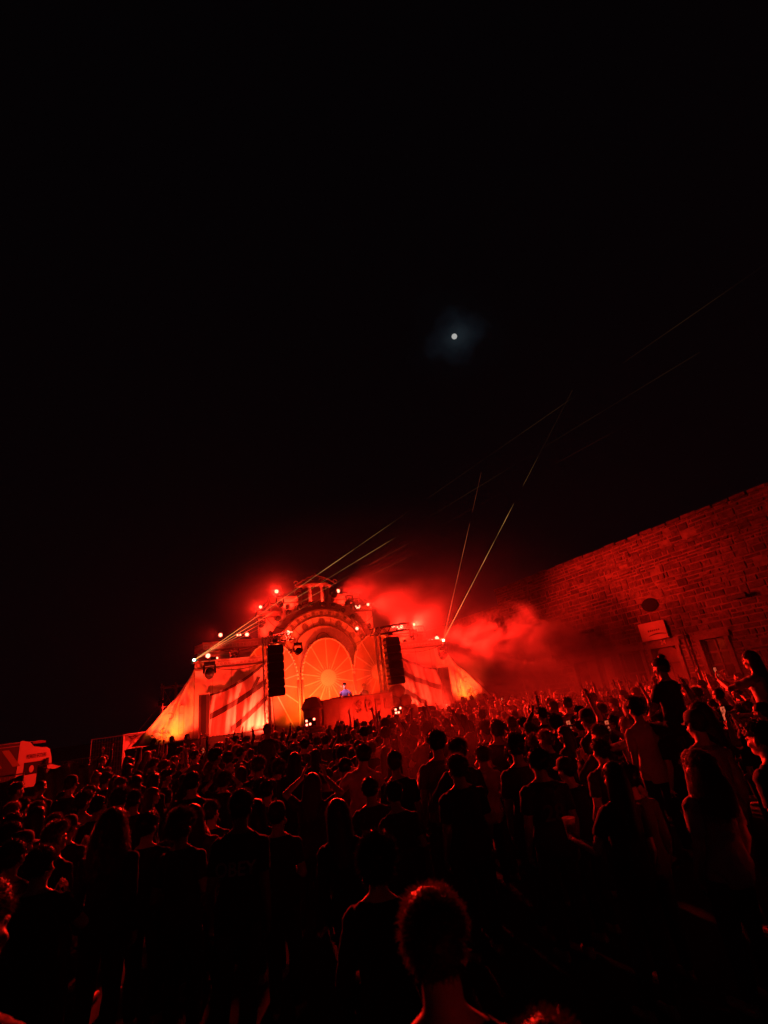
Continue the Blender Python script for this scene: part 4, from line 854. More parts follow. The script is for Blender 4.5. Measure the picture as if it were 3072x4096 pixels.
def proto(pose):
    if pose in PRO: return PRO[pose]
    me, co, nr, cl, tt = body_proto(pose); z = co[:, 2]
    n1 = nzv(co * np.array([1, 1, .45]), 9); n2 = nzv(co, 26)
    isT = (cl == 'torso') | (cl == 'sleeve') | (cl == 'neck')
    seated = pose.startswith('seated'); res = {}
    lower = (cl == 'thigh') & (z > .87) & (np.abs(co[:, 1]) < .16)
    for nm, arm in (('tee', (cl == 'upper') & (tt < .68)), ('long', (cl == 'upper') | ((cl == 'fore') & (tt < .96)))):
        k = (isT & (z < 1.468) & (z > .84)) | arm | ((cl == 'upper') & (z > 1.36) & (tt < .3)) | lower
        off = .016 + .014 * n1 + .006 * n2 + .02 * np.clip((1.15 - z) / .3, 0, 1) * isT
        off = np.where(z > 1.43, .006, off)
        res[nm] = sub(me, co, nr, k, off, 'shirt', .3)
    k = ((cl == 'thigh') | ((cl == 'shin') & (tt < .95)) | ((cl == 'torso') & (z < .95)))
    res['trousers'] = sub(me, co, nr, k, .01 + .007 * n1, 'trousers', .2)
    if pose == 'down':                                        # hair is grown on the common head
        hd = (cl == 'head') | ((cl == 'neck') & (z > 1.54))
        y = co[:, 1]; cur = np.clip(1.555 + (y + .1) * .82, 1.55, 1.71)
        earcut = (np.abs(co[:, 0]) > .074) & (np.abs(y + .004) < .03) & (z < 1.66)
        base = hd & (z > cur) & ~earcut
        res['hair'] = (me.copy(), co.copy(), nr.copy(), base, hd)
    res['body'] = decim(me, .33); PRO[pose] = res; return res
def strands(v, f, pts, nrm, n_, ln, droop, jit, wd, rnd):
    for _ in range(n_):
        i = rnd.randrange(len(pts)); p = V(pts[i]); q = V(nrm[i]) * .55 + V((rnd.uniform(-jit, jit), rnd.uniform(-jit, jit), rnd.uniform(-jit, jit) - droop))
        q.normalize(); l_ = ln * rnd.uniform(.5, 1.2); s = q.orthogonal().normalized() * wd
        if rnd.random() < .5: s = q.cross(s).normalized() * wd
        a = p - q * .004; b = a + q * l_ * .55; c = b + (q + V((0, 0, -droop))).normalized() * l_ * .45; k = len(v)
        v += [tuple(a - s), tuple(a + s), tuple(b + s * .8), tuple(b - s * .8), tuple(c)]; f += [(k, k + 1, k + 2, k + 3), (k + 3, k + 2, k + 4)]
def hair_proto(kind):
    key = 'hair_' + kind
    if key in PRO: return PRO[key]
    me, co, nr, base, hd = proto('down')['hair']; rnd = random.Random(hash(kind) % 1000 if False else len(kind) * 7 + ord(kind[0])); z = co[:, 2]; y = co[:, 1]
    n1 = nzv(co, 22); n2 = nzv(co, 60); top = np.clip((z - 1.64) / .1, 0, 1)
    if kind == 'buzz': off = .004 + .002 * n2; k = base
    elif kind == 'short': off = .012 + .02 * top + .008 * n1 + .005 * n2; k = base
    elif kind == 'quiff': off = .012 + .03 * top + .03 * np.clip(y / .08, 0, 1) * top + .01 * n1 + .006 * n2; k = base
    elif kind == 'curly': off = .04 + .022 * n1 + .016 * n2 + .008 * top; k = base
    elif kind == 'cap': off = .008 + .004 * n2 + 0 * z; k = base & (z < 1.68)
    else: off = .018 + .006 * n1 + .006 * top; k = base
    m0 = sub(me, co, nr, k, off, 'hair', .4)
    v = [tuple(p.co) for p in m0.vertices]; f = [tuple(p.vertices) for p in m0.polygons]
    pts = [tuple(a + b * o_) for a, b, o_ in zip(co[k], nr[k], off[k])]; nn = nr[k].tolist()
    cfg = {'buzz': (900, .012, .1, .4, .0012), 'short': (1900, .03, .15, .55, .0016), 'quiff': (1900, .035, -.05, .5, .0016), 'curly': (3000, .045, .05, 1.0, .002), 'cap': (500, .025, .5, .4, .0015), 'long': (700, .05, .9, .25, .0016), 'bun': (900, .03, .2, .4, .0015), 'wavy': (900, .06, .7, .4, .002)}[kind]
    strands(v, f, pts, nn, *cfg, rnd)
    if kind in ('long', 'wavy'):
        wv = .016 if kind == 'wavy' else .003; wide = 1.35 if kind == 'wavy' else 1.0; end = 1.28 if kind == 'long' else 1.32
        mb = MB(); rings = []
        for j in range(12):
            t = j / 11; zz = 1.69 + (end - 1.69) * t; ring = []
            ro = (.094 + .014 * math.sin(min(1, t * 1.6) * 1.5)) * (1 + (wide - 1) * min(1, t * 2)) * (1 - .12 * max(0, t - .55)); ri = ro - .03 - .02 * t
            for i in range(13):
                a = R(178 + 184 * i / 12); w_ = wv * math.sin(zz * 60 + i * 1.7)
                ro2 = ro * (1 + .07 * math.sin(i * 1.9 + t * 5) * t); ring.append((ro2 * .95 * math.cos(a) + w_, -.012 + ro * (1.06 if t < .5 else .98) * math.sin(a) - .02 * t + w_, zz + (.05 * math.sin(i * 2.1) + .02 * math.sin(i * 5)) * t))
            for i in range(12, -1, -1):
                a = R(178 + 184 * i / 12); ring.append((ri * .95 * math.cos(a), -.012 + ri * math.sin(a) - .02 * t, zz))
            rings.append(ring)
        mb.loft(rings); k0 = len(v); v += mb.v; f += [tuple(q + k0 for q in fc_) for fc_ in mb.f]
        for _ in range(2200):
            i = rnd.random() * 184; t = rnd.random() * .85; L_ = rnd.uniform(.06, .16); a = R(178 + i); prev = None
            for q in range(4):
                tz = t + L_ * 2.2 * q / 3; zz = 1.69 + (end - 1.69) * tz; ro = (.095 + .015 * math.sin(min(1, tz * 1.6) * 1.5)) * (1 + (wide - 1) * min(1, tz * 2)) * (1 - .1 * max(0, tz - .55)) + rnd.uniform(0, .016 + (.012 if kind == 'wavy' else 0))
                w_ = wv * math.sin(zz * 60 + i); p = V((ro * .95 * math.cos(a) + w_, -.012 + ro * 1.03 * math.sin(a) - .02 * tz + w_, zz))
                s = V((-math.sin(a), math.cos(a), 0)) * (.002 if q < 3 else .0006); kk = len(v); v += [tuple(p - s), tuple(p + s)]
                if prev is not None: f.append((prev, prev + 1, kk + 1, kk))
                prev = kk
    if kind == 'bun':
        mb = MB().ell((0, -.06, 1.775), (.042, .042, .04), 14, 10); k0 = len(v); v += mb.v; f += [tuple(q + k0 for q in fc_) for fc_ in mb.f]
        bp = [V(p) for p in mb.v]; strands(v, f, [tuple(p) for p in bp], [tuple((p - V((0, -.06, 1.775))).normalized()) for p in bp], 300, .03, .1, .7, .0014, rnd)
    m2 = bpy.data.meshes.new('hair'); m2.from_pydata(v, [], f); m2.update(); m2.polygons.foreach_set('use_smooth', [True] * len(m2.polygons))
    m2.materials.append(HAIRM[0]); PRO[key] = m2; return m2
def cap_mesh(back=False):
    key = 'capmesh%d' % back
    if key in PRO: return PRO[key]
    mb = MB(); mb.loft([[(r_ * .088 * math.cos(t), -.004 + r_ * .108 * math.sin(t), z) for t in [2 * math.pi * i / 24 for i in range(24)]] for r_, z in ((1.0, 1.672), (1.03, 1.69), (1.0, 1.72), (.86, 1.755), (.55, 1.778), (.1, 1.787))])
    sg = -1 if back else 1
    def br(u, v): a = R(20 + 140 * u); r_ = 1 + v * (.75 * math.sin(R(180 * u)) ** .7); return (.089 * math.cos(a) * (1 + .15 * v), sg * (-.004 + .108 * math.sin(a) * r_), 1.682 - .02 * v - .015 * v * abs(math.cos(a)))
    mb.grid(br, 14, 5); mb.ell((0, -.004, 1.79), (.01, .01, .006), 8, 4)
    me = mb.mesh('cap', M_cap, True); PRO[key] = me; return me
def setmat(o_, mt):
    if not o_.data.materials: o_.data.materials.append(mt)
    o_.material_slots[0].link = 'OBJECT'; o_.material_slots[0].material = mt
PEOPLE = []
DJP = sw(.45, 2.5, 0)
def phone(loc, rz, label, on=True, tilt=0):
    e_ = empty('phone', loc, rz); e_.rotation_euler = (R(tilt), 0, rz); tag(e_, label, 'phone', 'phones held up in the crowd')
    MB().box(-.038, .038, -.004, .004, -.08, .08).build('case', M_metal, e_)
    if on: MB().box(-.034, .034, -.0055, -.0045, -.074, .074).build('screen', MAT['phone_screen'], e_)
    return e_
def screen_mat():
    mt = bpy.data.materials.new('phone_screen'); mt.use_nodes = True; n = mt.node_tree; n.nodes.clear(); A = n.nodes.new
    o_ = A('ShaderNodeOutputMaterial'); em = A('ShaderNodeEmission'); nz_ = A('ShaderNodeTexNoise'); nz_.inputs['Scale'].default_value = 30; t = A('ShaderNodeTexCoord'); r_ = A('ShaderNodeValToRGB')
    r_.color_ramp.elements[0].position = .35; r_.color_ramp.elements[0].color = (.12, .01, .005, 1); r_.color_ramp.elements[1].position = .62; r_.color_ramp.elements[1].color = (1, .14, .06, 1)
    n.links.new(t.outputs['Object'], nz_.inputs['Vector']); n.links.new(nz_.outputs['Fac'], r_.inputs[0]); n.links.new(r_.outputs[0], em.inputs[0]); em.inputs[1].default_value = .8
    n.links.new(em.outputs[0], o_.inputs[0]); MAT['phone_screen'] = mt
screen_mat()
def person(loc, height, face, hair='short', pose='down', shirt=None, skin=None, hmat=None, sleeves=None, zoff=0.0, note=None, wide=None):
    if pose == 'down' and not zoff and not note: pose = RND.choice(('down', 'low_hold', 'low_hold', 'elbow_out', 'clap', 'clap'))
    P_ = proto(pose); i = len(PEOPLE)
    o_ = link('person', P_['body']); k = height / 1.765; wx = wide or RND.uniform(.95, 1.1); o_.location = (loc[0], loc[1], zoff); o_.rotation_euler = (0, 0, face) if zoff else (R(RND.gauss(-1, 3)), R(RND.gauss(0, 3)), face); o_.scale = (k * wx, k * wx, k)
    setmat(o_, SKIN[skin if skin is not None else RND.choice((0, 0, 1, 1, 2))])
    sname, smat = SHIRTS[shirt] if shirt is not None else RND.choice(SHIRTS[:3] * 2 + SHIRTS)
    sl = sleeves or RND.choice(('tee', 'tee', 'long'))
    a = link('shirt', P_[sl], o_); setmat(a, smat)
    b = link('trousers', P_['trousers'], o_); setmat(b, RND.choice(JEANS))
    h = link('hair', hair_proto('cap' if hair in ('cap', 'backcap') else hair), o_); setmat(h, HAIRM[hmat if hmat is not None else RND.choice((0, 0, 1, 1, 1, 2, 3))])
    if hair in ('cap', 'backcap'): link('cap', cap_mesh(hair == 'backcap'), o_)
    px, py, dz = proj(V((loc[0], loc[1], zoff + height)))
    d = dict(o=o_, px=px, py=py, dz=dz, hair=hair, pose=pose, shirt=sname, sl=sl, note=note, h=height, zoff=zoff); PEOPLE.append(d)
    if pose in PH_POS:
        q = V(PH_POS[pose]); q = Matrix.Rotation(face, 3, 'Z') @ V((q.x * k * wx, q.y * k * wx, q.z * k)); p = V((loc[0], loc[1], zoff)) + q
        d['phone'] = phone(p, face, '', on=True)
    return d
def face_dj(p, j=0): v = DJP - V((p[0], p[1], 0)); return math.atan2(v.y, v.x) - math.pi / 2 + R(j)
CROP = {'A': (300, 2950, 2.765), 'B': (850, 2850, 2.765), 'C': (1350, 2800, 2.765), 'D': (1900, 2750, 2.765), 'E': (2300, 2700, 2.149), 'P': (0, 0, 1)}
# head top x, y, head width in enlarged views of the photo; hair; pose; extra
m, b_, l, q_, c, k_, w_, s_ = 'short', 'buzz', 'long', 'curly', 'cap', 'bun', 'wavy', 'quiff'
SPOTS = {
'P': [(159, 3112, 44, b_), (239, 3105, 52, c), (1464, 3323, 110, q_, 'down', dict(shirt=0, hmat=0)), (1775, 3585, 385, m, 'down', dict(shirt=0, hmat=2, note='short-haired person closest to the camera at bottom centre')),
      (-75, 3480, 230, m, 'down', dict(note='person cut by the bottom left edge, red light on the shoulder')), (2140, 4135, 330, m, 'down', dict(note='head top just showing at the bottom edge')), (60, 3125, 46, m)],
'A': [(300, 380, 120, s_), (370, 318, 80, m), (550, 280, 110, l), (665, 400, 170, l), (730, 352, 105, m), (650, 560, 170, m), (100, 560, 180, q_), (200, 640, 150, m), (380, 700, 380, w_, 'down', dict(hmat=2, note='person with big wavy hair glowing red at its right edge')), (835, 245, 80, m), (930, 245, 115, m), (1030, 280, 100, m),
      (940, 150, 80, l, 'both_up'), (1135, 95, 75, m), (1290, 110, 70, m, 'phone'), (1350, 165, 80, m, 'hand_up'), (1350, 280, 130, m), (1280, 370, 170, m), (1080, 490, 210, q_), (1490, 105, 125, m), (1580, 360, 160, q_), (1500, 650, 150, l)],
'B': [(600, 245, 90, m), (640, 280, 95, m), (585, 315, 90, m), (715, 305, 80, m), (755, 270, 65, m, 'point_up'), (920, 208, 65, m), (905, 285, 105, m), (1080, 205, 90, q_), (1200, 215, 85, m, 'fist_up'), (1140, 260, 90, m), (1255, 240, 95, m), (1400, 245, 80, m), (1500, 220, 85, m), (1405, 125, 80, k_), (1480, 140, 60, m), (1530, 155, 60, m),
      (825, 325, 105, m), (1010, 345, 110, l), (960, 315, 115, l), (870, 420, 170, l), (1160, 385, 100, l), (1370, 340, 120, l), (1520, 340, 165, m), (1450, 490, 165, m, 'down', dict(note='broad-shouldered person with rim-lit cropped hair, centre of the crowd', wide=1.12)), (505, 460, 145, m, 'down', dict(wide=1.1)), (380, 400, 90, m), (335, 370, 95, m), (225, 405, 115, m), (185, 340, 80, m), (350, 325, 70, m), (200, 255, 60, m, 'both_up'), (0, 385, 80, m), (210, 580, 150, l), (985, 645, 145, l, 'hands_head'), (205, 850, 270, m, 'down', dict(note='person in a dark tee with OBEY across the back', shirt=0, sleeves='tee')), (60, 640, 130, q_), (1555, 880, 150, l, 'down', dict(note='long fair-haired person, red light through the hair ends', hmat=2))],
'C': [(30, 265, 70, m), (95, 275, 60, m), (145, 290, 65, m), (105, 360, 90, m), (15, 380, 90, m), (295, 280, 105, m, 'phone'), (370, 210, 80, m, 'hand_up'), (235, 300, 70, m, 'both_up'), (455, 260, 70, m, 'phone_high'), (530, 185, 100, m), (640, 220, 60, m), (730, 155, 75, m), (715, 235, 100, m), (540, 280, 115, m), (380, 335, 90, l), (315, 430, 110, l), (425, 415, 110, l), (480, 505, 140, l), (630, 410, 130, m), (820, 395, 150, q_), (690, 515, 180, m), (530, 580, 180, l), (840, 240, 115, m), (990, 220, 130, m),
      (1050, 335, 200, s_, 'down', dict(note='tall person in a pale shirt, red light down the left arm', shirt=3, sleeves='tee')), (935, 180, 70, m), (1060, 195, 80, m), (1045, 110, 70, m), (1150, 160, 70, m, 'fist_up'), (1230, 140, 120, m), (1195, 195, 100, m), (1225, 275, 120, m), (1350, 145, 130, l), (1440, 150, 80, m), (1485, 200, 120, l), (1290, 405, 200, m), (1310, 560, 215, m, 'down', dict(note='tall cropped-hair person, rim light down neck and left shoulder', wide=1.12)), (1520, 475, 160, m), (1620, 220, 140, m), (1405, 60, 60, m), (1475, 70, 70, m), (1550, 80, 50, c), (1620, 85, 80, m), (130, 480, 165, m), (265, 590, 100, l)],
'D': [(30, 220, 60, m), (105, 230, 90, m), (190, 230, 70, m), (230, 250, 80, m), (90, 355, 150, m), (320, 265, 80, c), (410, 300, 120, m), (500, 235, 90, m), (600, 180, 95, b_, 'hand_up'), (655, 150, 60, m), (545, 105, 55, m), (590, 140, 60, m), (330, 190, 60, m, 'point_up'), (420, 190, 75, m, 'phone_high'), (740, 90, 70, c), (810, 115, 70, m), (870, 135, 105, m), (740, 200, 120, m), (1030, 95, 110, m), (890, 275, 165, q_), (960, 410, 150, l), (775, 455, 165, m),
      (430, 490, 225, s_, 'down', dict(note='person with swept-up hair, lit neck and shoulder edge, face to the stage', sleeves='tee')), (640, 655, 225, m, 'down', dict(note='cropped-hair person in a dark jersey with a faint number', shirt=1, sleeves='tee', wide=1.12)), (1180, 60, 90, c, 'point_up'), (1160, 180, 110, m), (1310, 130, 100, b_), (1320, 215, 165, c), (1440, 150, 110, m), (1550, 80, 90, c), (1330, 800, 240, l, 'cup', dict(note='shoulder-length-haired person holding a plastic cup', shirt=0, sleeves='tee')), (1120, 330, 130, m, 'phone'), (1180, 400, 200, m), (1350, 545, 130, m, 'down', dict(shirt=1))],
'E': [(510, 180, 125, s_, 'down', dict(note='person with tall swept hair in a loose dark shirt below the sign')), (760, 230, 125, 'backcap', 'down', dict(note='person in a backward cap, red light on cheek and neck')), (970, 300, 180, c, 'down', dict(note='person in a brimmed cap and glasses, pale red-lit shirt', shirt=3)), (1280, 90, 100, b_), (1120, 200, 175, l, 'point_up', dict(note='long-haired person raising a finger high near the wall')), (1450, 10, 90, c), (1540, 210, 150, b_, 'phone'), (1590, 370, 220, m, 'down', dict(note='person in profile at the right edge, lit jaw and collar')), (420, 350, 100, l, 'phone'), (900, 580, 320, w_, 'down', dict(hmat=2, note='long wavy-haired person in front right, hair glowing at its left edge')), (640, 210, 95, b_), (430, 120, 70, m, 'hand_up'), (530, 95, 70, m), (610, 165, 80, m, 'point_up'), (700, 170, 75, m), (1060, 40, 70, m), (1060, 95, 80, m), (1350, 95, 60, m), (1190, 20, 50, m), (1500, 60, 70, m, 'phone'), (1640, 160, 90, m), (1230, 190, 90, m), (900, 190, 90, m, 'both_up')],
}
lst = []
for key, ent in SPOTS.items():
    ox, oy, s = CROP[key]
    for en in ent:
        px, py, wpx = ox + en[0] / s, oy + en[1] / s, en[2] / s; hr = en[3]; ps = en[4] if len(en) > 4 else 'down'; ex = en[5] if len(en) > 5 else {}
        HW = {'long': .235, 'curly': .25, 'wavy': .29, 'cap': .2, 'backcap': .2}.get(hr, .195); dep = FPX * HW / wpx
        r_ = ray(px, py); hi, lo_ = (1.93, 1.58)
        zt = CAM.z + r_.z * dep
        if zt > hi and r_.z < 0: dep = (hi - CAM.z) / r_.z
        if zt < lo_ and r_.z < 0: dep = (lo_ - CAM.z) / r_.z
        dep = min(dep, 21.5); lst.append([px, py, dep, hr, ps, ex])
# keep people from standing inside each other: push the farther one back along its own line of sight
for it in range(40):
    mv = 0
    for i in range(len(lst)):
        for j in range(i):
            a, b = lst[i], lst[j]; pa, pb = at(*a[:3]), at(*b[:3])
            if (pa - pb).xy.length < .4:
                f = a if a[2] > b[2] else b; nw = f[2] * 1.02
                if CAM.z + ray(f[0], f[1]).z * nw < 1.5: f = b if f is a else a; f[2] *= .985
                else: f[2] = nw
                mv += 1
    if not mv: break
for px, py, dep, hr, ps, ex in lst:
    p = at(px, py, dep); extra = 0.03 if hr in ('short', 'long', 'quiff', 'bun') else .05 if hr in ('curly', 'wavy') else .02
    hgt = min(max(p.z - extra, 1.45), 1.97); ex = dict(ex)
    if ps == 'down' and not ex and 5 < dep and RND.random() < .15: ps = RND.choice(('point_up', 'both_up', 'hand_up', 'fist_up', 'hand_up', 'hands_head'))
    person((p.x, p.y), hgt, face_dj(p, RND.gauss(0, 14)), hr, ps, **ex)
# front rows and gaps
pts = [V(d_['o'].location).xy for d_ in PEOPLE]; rf = random.Random(21); nfill = 0; tries = 0
while nfill < 95 and tries < 6000:
    tries += 1; s = rf.uniform(-9, 13); d = rf.uniform(5.4, 15)
    p = sw(s, d, 0); hgt = rf.uniform(1.58, 1.8); px, py, dz = proj(V((p.x, p.y, hgt)))
    if not (330 < px < 3040) or dz < 8.5 or p.x > 11 or any((V((p.x, p.y)) - q).length < .5 for q in pts): continue
    pts.append(V((p.x, p.y))); nfill += 1
    person((p.x, p.y), hgt, face_dj(p, rf.gauss(0, 14)), rf.choice((m, m, m, m, l, l, q_, c, k_, b_)), rf.choice(('down',) * 12 + ('point_up', 'both_up', 'hand_up', 'fist_up', 'point_up')))
nfill = 0; tries = 0
near_p = at(1775, 3585, FPX * .195 / 385); nd = (DJP - near_p).xy.normalized()
while nfill < 85 and tries < 20000:
    tries += 1; dep = rf.uniform(4.0, 10); px = rf.uniform(60, 3060); p = at(px, 3000, 1); v_ = V((p.x, p.y)).normalized() * dep * 1.1
    hgt = rf.uniform(1.46, 1.6); px, py, dz = proj(V((v_.x, v_.y, hgt)))
    if not (0 < px < 3072) or dz < 2 or any((v_ - q).length < .43 for q in pts): continue
    if any(q_d['note'] and q_d['dz'] > dz and abs(q_d['px'] - px) < FPX * .34 / q_d['dz'] and py - q_d['py'] < FPX * .75 / q_d['dz'] for q_d in PEOPLE): continue
    rel = v_ - near_p.xy
    if 0 < rel.dot(nd) < 3.5 and abs(rel.cross(nd)) < .45: continue
    if any(q_d['dz'] > dz and abs(q_d['px'] - px) < 1935 * .17 / dz and py - q_d['py'] < 1935 * .3 / q_d['dz'] and q_d['dz'] < 9 for q_d in PEOPLE): continue
    pts.append(v_); nfill += 1
    person(v_, hgt, face_dj(v_, rf.gauss(0, 14)), rf.choice((m, m, m, m, l, q_, s_, c)), 'down', rf.choice((0, 0, 1, 2)))
# people riding on shoulders, with their carriers
def rider(px, py, dep, hr, pose, note, shirt, cnote, **kw):
    p = at(px, py, dep); ch = 1.68; face = face_dj(p, kw.pop('turn', 0)); f = V((-math.sin(face), math.cos(face)))
    zo = p.z - 1.68 - .04
    person((p.x, p.y), 1.68, face, hr, pose, shirt, zoff=zo, note=note, **kw)
    cz = (zo + .80 * 1.68 / 1.765) / .835; person((p.x + f.x * .1, p.y + f.y * .1), min(max(cz, 1.55), 1.9), face, 'short', 'down', 0, note=cnote)
rider(2627, 2621, 6.4, 'bun', 'seated', 'dark-haired person with a bun riding on shoulders, hand at mouth', 0, 'person carrying the bun-haired rider on the shoulders', sleeves='tee', turn=5)
rider(2985, 2592, 6.6, 'long', 'seated_hold', 'person riding on shoulders at the right edge, holding a phone forward', 4, 'person carrying the rider at the right edge', sleeves='tee', turn=8)
rider(1069, 2893, 10.4, 'short', 'hands_head', 'person raised above the crowd, hands beside the head, against the left swag', 0, 'person lifting another below the left swag') if False else None
p = at(1069, 2890, 10.2); zo = p.z - 1.72; person((p.x, p.y), 1.68, face_dj(p), 'short', 'seated', 1, zoff=zo, note='person riding on shoulders, head dark against the bright left swag'); f_ = face_dj(p)
person((p.x - math.sin(f_) * .1, p.y + math.cos(f_) * .1), 1.7, f_, 'short', 'down', 0, note='carrier beneath the rider in front of the left swag')
# DJ
rz_ = empty('dj_riser', sw(.42, 1.95, DECK), ANG); tag(rz_, 'low dark riser the DJ stands on behind the booth', 'riser'); W(-1.0, 1.0, -.27, .5, .002, .12).build('riser_top', M_deck, rz_)
djp = sw(.42, 2.0, 0); hv = V((-NN.x, -NN.y, 0)); dj = person((djp.x, djp.y), 1.72, math.atan2(NN.y, NN.x) - math.pi / 2 + R(-18), 'short', 'dj', None, 0, 0, 'tee', DECK + .12, 'DJ in a violet shirt behind the booth, hands on the decks')
setmat([c_ for c_ in dj['o'].children if c_.name.startswith('shirt')][0], cloth('violet', (.4, .15, .42))); dj['shirt'] = 'violet'
sv = sw(1.5, 1.4, 0); person((sv.x, sv.y), 1.74, math.atan2(NN.y, NN.x) - math.pi / 2 + R(30), 'cap', 'down', 0, zoff=DECK, note='stagehand standing in smoke behind the booth, right of the DJ')
# cup, shirt prints
cw = next(d_ for d_ in PEOPLE if d_['pose'] == 'cup'); o_ = cw['o']
bpy.context.view_layer.update()
cp = o_.matrix_world @ V((-.325, .345, 1.22)); ce = empty('plastic_cup', cp, 0); tag(ce, 'translucent plastic beer cup in a raised hand, glowing red', 'cup')
M_cup = mat('cup_plastic', (.75, .7, .65), .4, transl=.6)
MB().loft([[(r_ * math.cos(R(20 * i)), r_ * math.sin(R(20 * i)), z) for i in range(18)] for r_, z in ((.036, -.06), (.047, .075))], cap=False).build('wall', M_cup, ce, True)
MB().loft([[(r_ * math.cos(R(20 * i)), r_ * math.sin(R(20 * i)), z) for i in range(18)] for r_, z in ((.049, .074), (.05, .078), (.049, .082), (.046, .08))]).build('rim', M_cup, ce, True)
MB().tube((0, 0, -.058), (0, 0, .045), .0345, .0435, n=18).build('beer', mat('beer', (.5, .25, .05), .1, transl=.5), ce)
def print_on(note, txt, size, z, mt):
    o_ = next(d_ for d_ in PEOPLE if d_['note'] and note in d_['note'])['o']; me = text_mesh(txt, size, .001, mt)
    for vt in me.vertices: x, y, zz = vt.co; vt.co = V((x, -(.158 - 1.3 * x * x) - zz, y + z))
    for vt in me.vertices: vt.co.x *= 1
    link('shirt_print', me, o_)
M_print = mat('shirt_print_grey', (.5, .48, .46), .8)
print_on('OBEY', 'OBEY', .13, 1.24, M_print); print_on('jersey', '28', .2, 1.2, mat('shirt_print_dull', (.12, .1, .1), .8))

# ------------------------------------------------------------------ labels for the crowd
HN = {'short': 'short-haired', 'buzz': 'close-shaven', 'long': 'long-haired', 'curly': 'curly-haired', 'wavy': 'wavy-haired', 'cap': 'capped', 'backcap': 'capped', 'bun': 'bun-haired', 'quiff': 'swept-haired'}
PN = {'point_up': ', finger raised', 'fist_up': ', fist raised', 'both_up': ', both arms up', 'hand_up': ', one hand up', 'phone': ', filming', 'phone_high': ', phone held high', 'hands_head': ', hands by head'}
COLS = [(420, 'below the van'), (640, "below the left curtain's tip"), (830, 'below the left curtain'), (1010, 'below the left swag'), (1200, 'below the left speakers'), (1400, 'below the DJ'), (1560, 'below the booth letters'), (1720, 'below the right speakers'), (1900, 'below the right wing'), (2120, 'below the dark smoke'), (2350, 'below the second sign'), (2560, 'below the shutter'), (2800, 'below the bun-haired rider'), (9999, 'by the right edge')]
ROWS = [(3.3, 'nearest rows'), (5.2, 'near rows'), (8.0, 'middle rows'), (12.0, 'far rows'), (99, 'front rows')]
cells = {}
for d_ in PEOPLE:
    if d_['note']: tag(d_['o'], d_['note'], 'person', 'people in the concert crowd'); continue
    cells.setdefault((next(i for i, (x, _) in enumerate(ROWS) if d_['dz'] < x), next(i for i, (x, _) in enumerate(COLS) if d_['px'] < x)), []).append(d_)
ORD = ['first', 'second', 'third', 'fourth', 'fifth', 'sixth', 'seventh', 'eighth', 'ninth', 'tenth', 'eleventh', 'twelfth', 'thirteenth', 'fourteenth', 'fifteenth', 'sixteenth', 'seventeenth', 'eighteenth', 'nineteenth', 'twentieth'] + ['place %d' % i for i in range(21, 60)]
for (ri, ci), ds in cells.items():
    ds.sort(key=lambda d_: d_['px'])
    for k, d_ in enumerate(ds):
        lb = '%s person%s, %s %s' % (HN[d_['hair']], PN.get(d_['pose']) or ' in ' + d_['shirt'], ROWS[ri][1], COLS[ci][1])
        if len(ds) > 1: lb += ', ' + (ORD[k] + ' from left' if k < len(ds) - 1 else 'rightmost')
        tag(d_['o'], lb, 'person', 'people in the concert crowd')
n_ph = 0
for d_ in PEOPLE:
    if 'phone' in d_:
        lb = d_['o']['label']; wds = ('phone of the ' + lb.replace(', filming', '').replace(', phone held high', '').replace(' person', '')).split()
        d_['phone']['label'] = ' '.join(wds[:16])

# ------------------------------------------------------------------ haze and smoke
def vol_mat(name, dens, scale=None, lo=.45, hi=.7, colr=(.9, .85, .85), aniso=.2, seed=0, stretch=(1, 1, 1)):
    mt = bpy.data.materials.new(name); mt.use_nodes = True; n = mt.node_tree; n.nodes.clear(); A = n.nodes.new; K = n.links.new
    o_ = A('ShaderNodeOutputMaterial'); pv = A('ShaderNodeVolumePrincipled'); pv.inputs['Color'].default_value = (*colr, 1); pv.inputs['Anisotropy'].default_value = aniso
    pv.inputs['Density'].default_value = dens; K(pv.outputs[0], o_.inputs['Volume'])
    if scale:
        t = A('ShaderNodeTexCoord'); mp = A('ShaderNodeMapping'); mp.inputs['Scale'].default_value = stretch; mp.inputs['Location'].default_value = (seed, seed * .7, seed * .3); K(t.outputs['Object'], mp.inputs[0])
        z = A('ShaderNodeTexNoise'); z.inputs['Scale'].default_value = scale; z.inputs['Detail'].default_value = 6; z.inputs['Roughness'].default_value = .58; z.inputs['Distortion'].default_value = .9; K(mp.outputs[0], z.inputs['Vector'])
        r_ = A('ShaderNodeMapRange'); r_.inputs['From Min'].default_value = lo; r_.inputs['From Max'].default_value = hi; K(z.outputs['Fac'], r_.inputs['Value'])
        ln = A('ShaderNodeVectorMath'); ln.operation = 'LENGTH'; K(t.outputs['Object'], ln.inputs[0])
        fo = A('ShaderNodeMapRange'); fo.interpolation_type = 'SMOOTHSTEP'; fo.inputs['From Min'].default_value = .98; fo.inputs['From Max'].default_value = .25; K(ln.outputs['Value'], fo.inputs['Value'])
        m1 = A('ShaderNodeMath'); m1.operation = 'MULTIPLY'; K(r_.outputs[0], m1.inputs[0]); K(fo.outputs[0], m1.inputs[1])
        m2 = A('ShaderNodeMath'); m2.operation = 'MULTIPLY'; m2.inputs[1].default_value = dens; K(m1.outputs[0], m2.inputs[0]); K(m2.outputs[0], pv.inputs['Density'])
    return mt
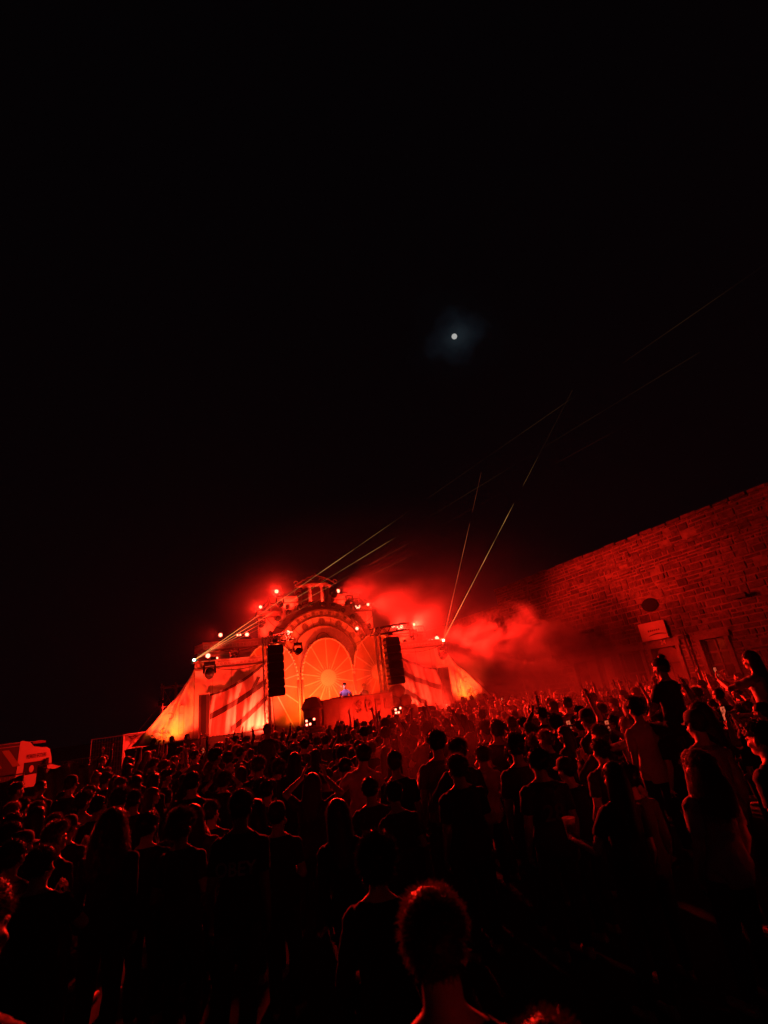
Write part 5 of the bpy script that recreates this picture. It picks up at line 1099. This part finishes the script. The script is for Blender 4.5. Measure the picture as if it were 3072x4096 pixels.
def smoke(name, c, rad, dens, label, scale, lo, hi, seed, rz=0, stretch=(1, 1, 1)):
    o_ = MB().ell((0, 0, 0), (1, 1, 1), 24, 14).build(name, vol_mat(name + '_air%d' % int(seed * 10), dens, scale, lo, hi, seed=seed, stretch=stretch)); o_.location = c; o_.scale = rad; o_.rotation_euler = (0, 0, rz)
    tag(o_, label, 'smoke', kind='stuff'); return o_
smoke('smoke_plume', at(2040, 2585, 25), (3.9, 2.6, 2.5), 2.2, 'thick red-lit smoke plume right of the stage', 2.1, .47, .66, 1.3)
smoke('smoke_plume', at(2330, 2620, 27), (5.4, 2.8, 3.0), .6, 'thin smoke drifting before the stone wall doors', 1.6, .4, .7, 4.1)
smoke('smoke_plume', at(1540, 2420, 26.5), (5.2, 2.0, 2.3), .22, 'red mist blowing right above the stage roof', 1.7, .36, .75, 7.7)
smoke('smoke_plume', at(1170, 2345, 26.5), (2.8, 1.5, 1.1), .16, 'red mist over the left side of the cupola', 1.8, .36, .75, 2.2)
smoke('smoke_plume', sw(2.2, 3.6, 2.9), (2.3, .7, 2.0), 1.3, 'smoke drifting before the right of the DJ booth', 1.7, .36, .65, 9.2)
smoke('smoke_plume', sw(-.4, 3.9, 2.1), (1.1, .5, .9), .9, 'dark smoke puff before the left of the DJ booth', 1.7, .34, .6, 5.5)
smoke('smoke_plume', sw(1.6, 1.4, 6.3), (3.4, .8, 1.7), .4, 'red smoke drifting across the right of the arch crown', 1.8, .4, .7, 14.2)
smoke('smoke_plume', at(2090, 2710, 24), (3.0, 2.0, 1.5), .7, 'low red smoke rolling from the right wing foot to the crowd', 2.0, .4, .68, 15.6)
smoke('smoke_plume', sw(5.2, 3.2, 2.8), (2.8, .8, 1.8), .6, 'smoke veil before the right wing swag', 1.7, .36, .7, 8.4)
smoke('smoke_plume', sw(.2, 1.6, 3.9), (3.0, .5, 2.3), .75, 'thin smoke before the middle sun window', 1.7, .36, .7, 11.4)
smoke('smoke_plume', sw(3.0, -1, 6.5), (14, 8, 7.5), .026, 'faint red mist hanging round the whole stage', 1.2, .2, .8, 3.3)
smoke('smoke_plume', at(2300, 2790, 13), (7, 5, 1.6), .025, 'thin red mist low over the right of the crowd', 1.5, .25, .75, 12.1)
smoke('smoke_plume', at(1770, 3010, 7), (1.3, 1.6, 1.0), .07, 'faint mist added for the red glow over the crowd before the booth', 1.3, .25, .7, 6.1)  # mist put in to give the mid crowd a red glow
hz = MB().box(-60, 60, -12, 75, -1.5, 24).build('haze', vol_mat('haze_air', .0001)); tag(hz, kind='stuff')
hz.data.materials[0].cycles.homogeneous_volume = True
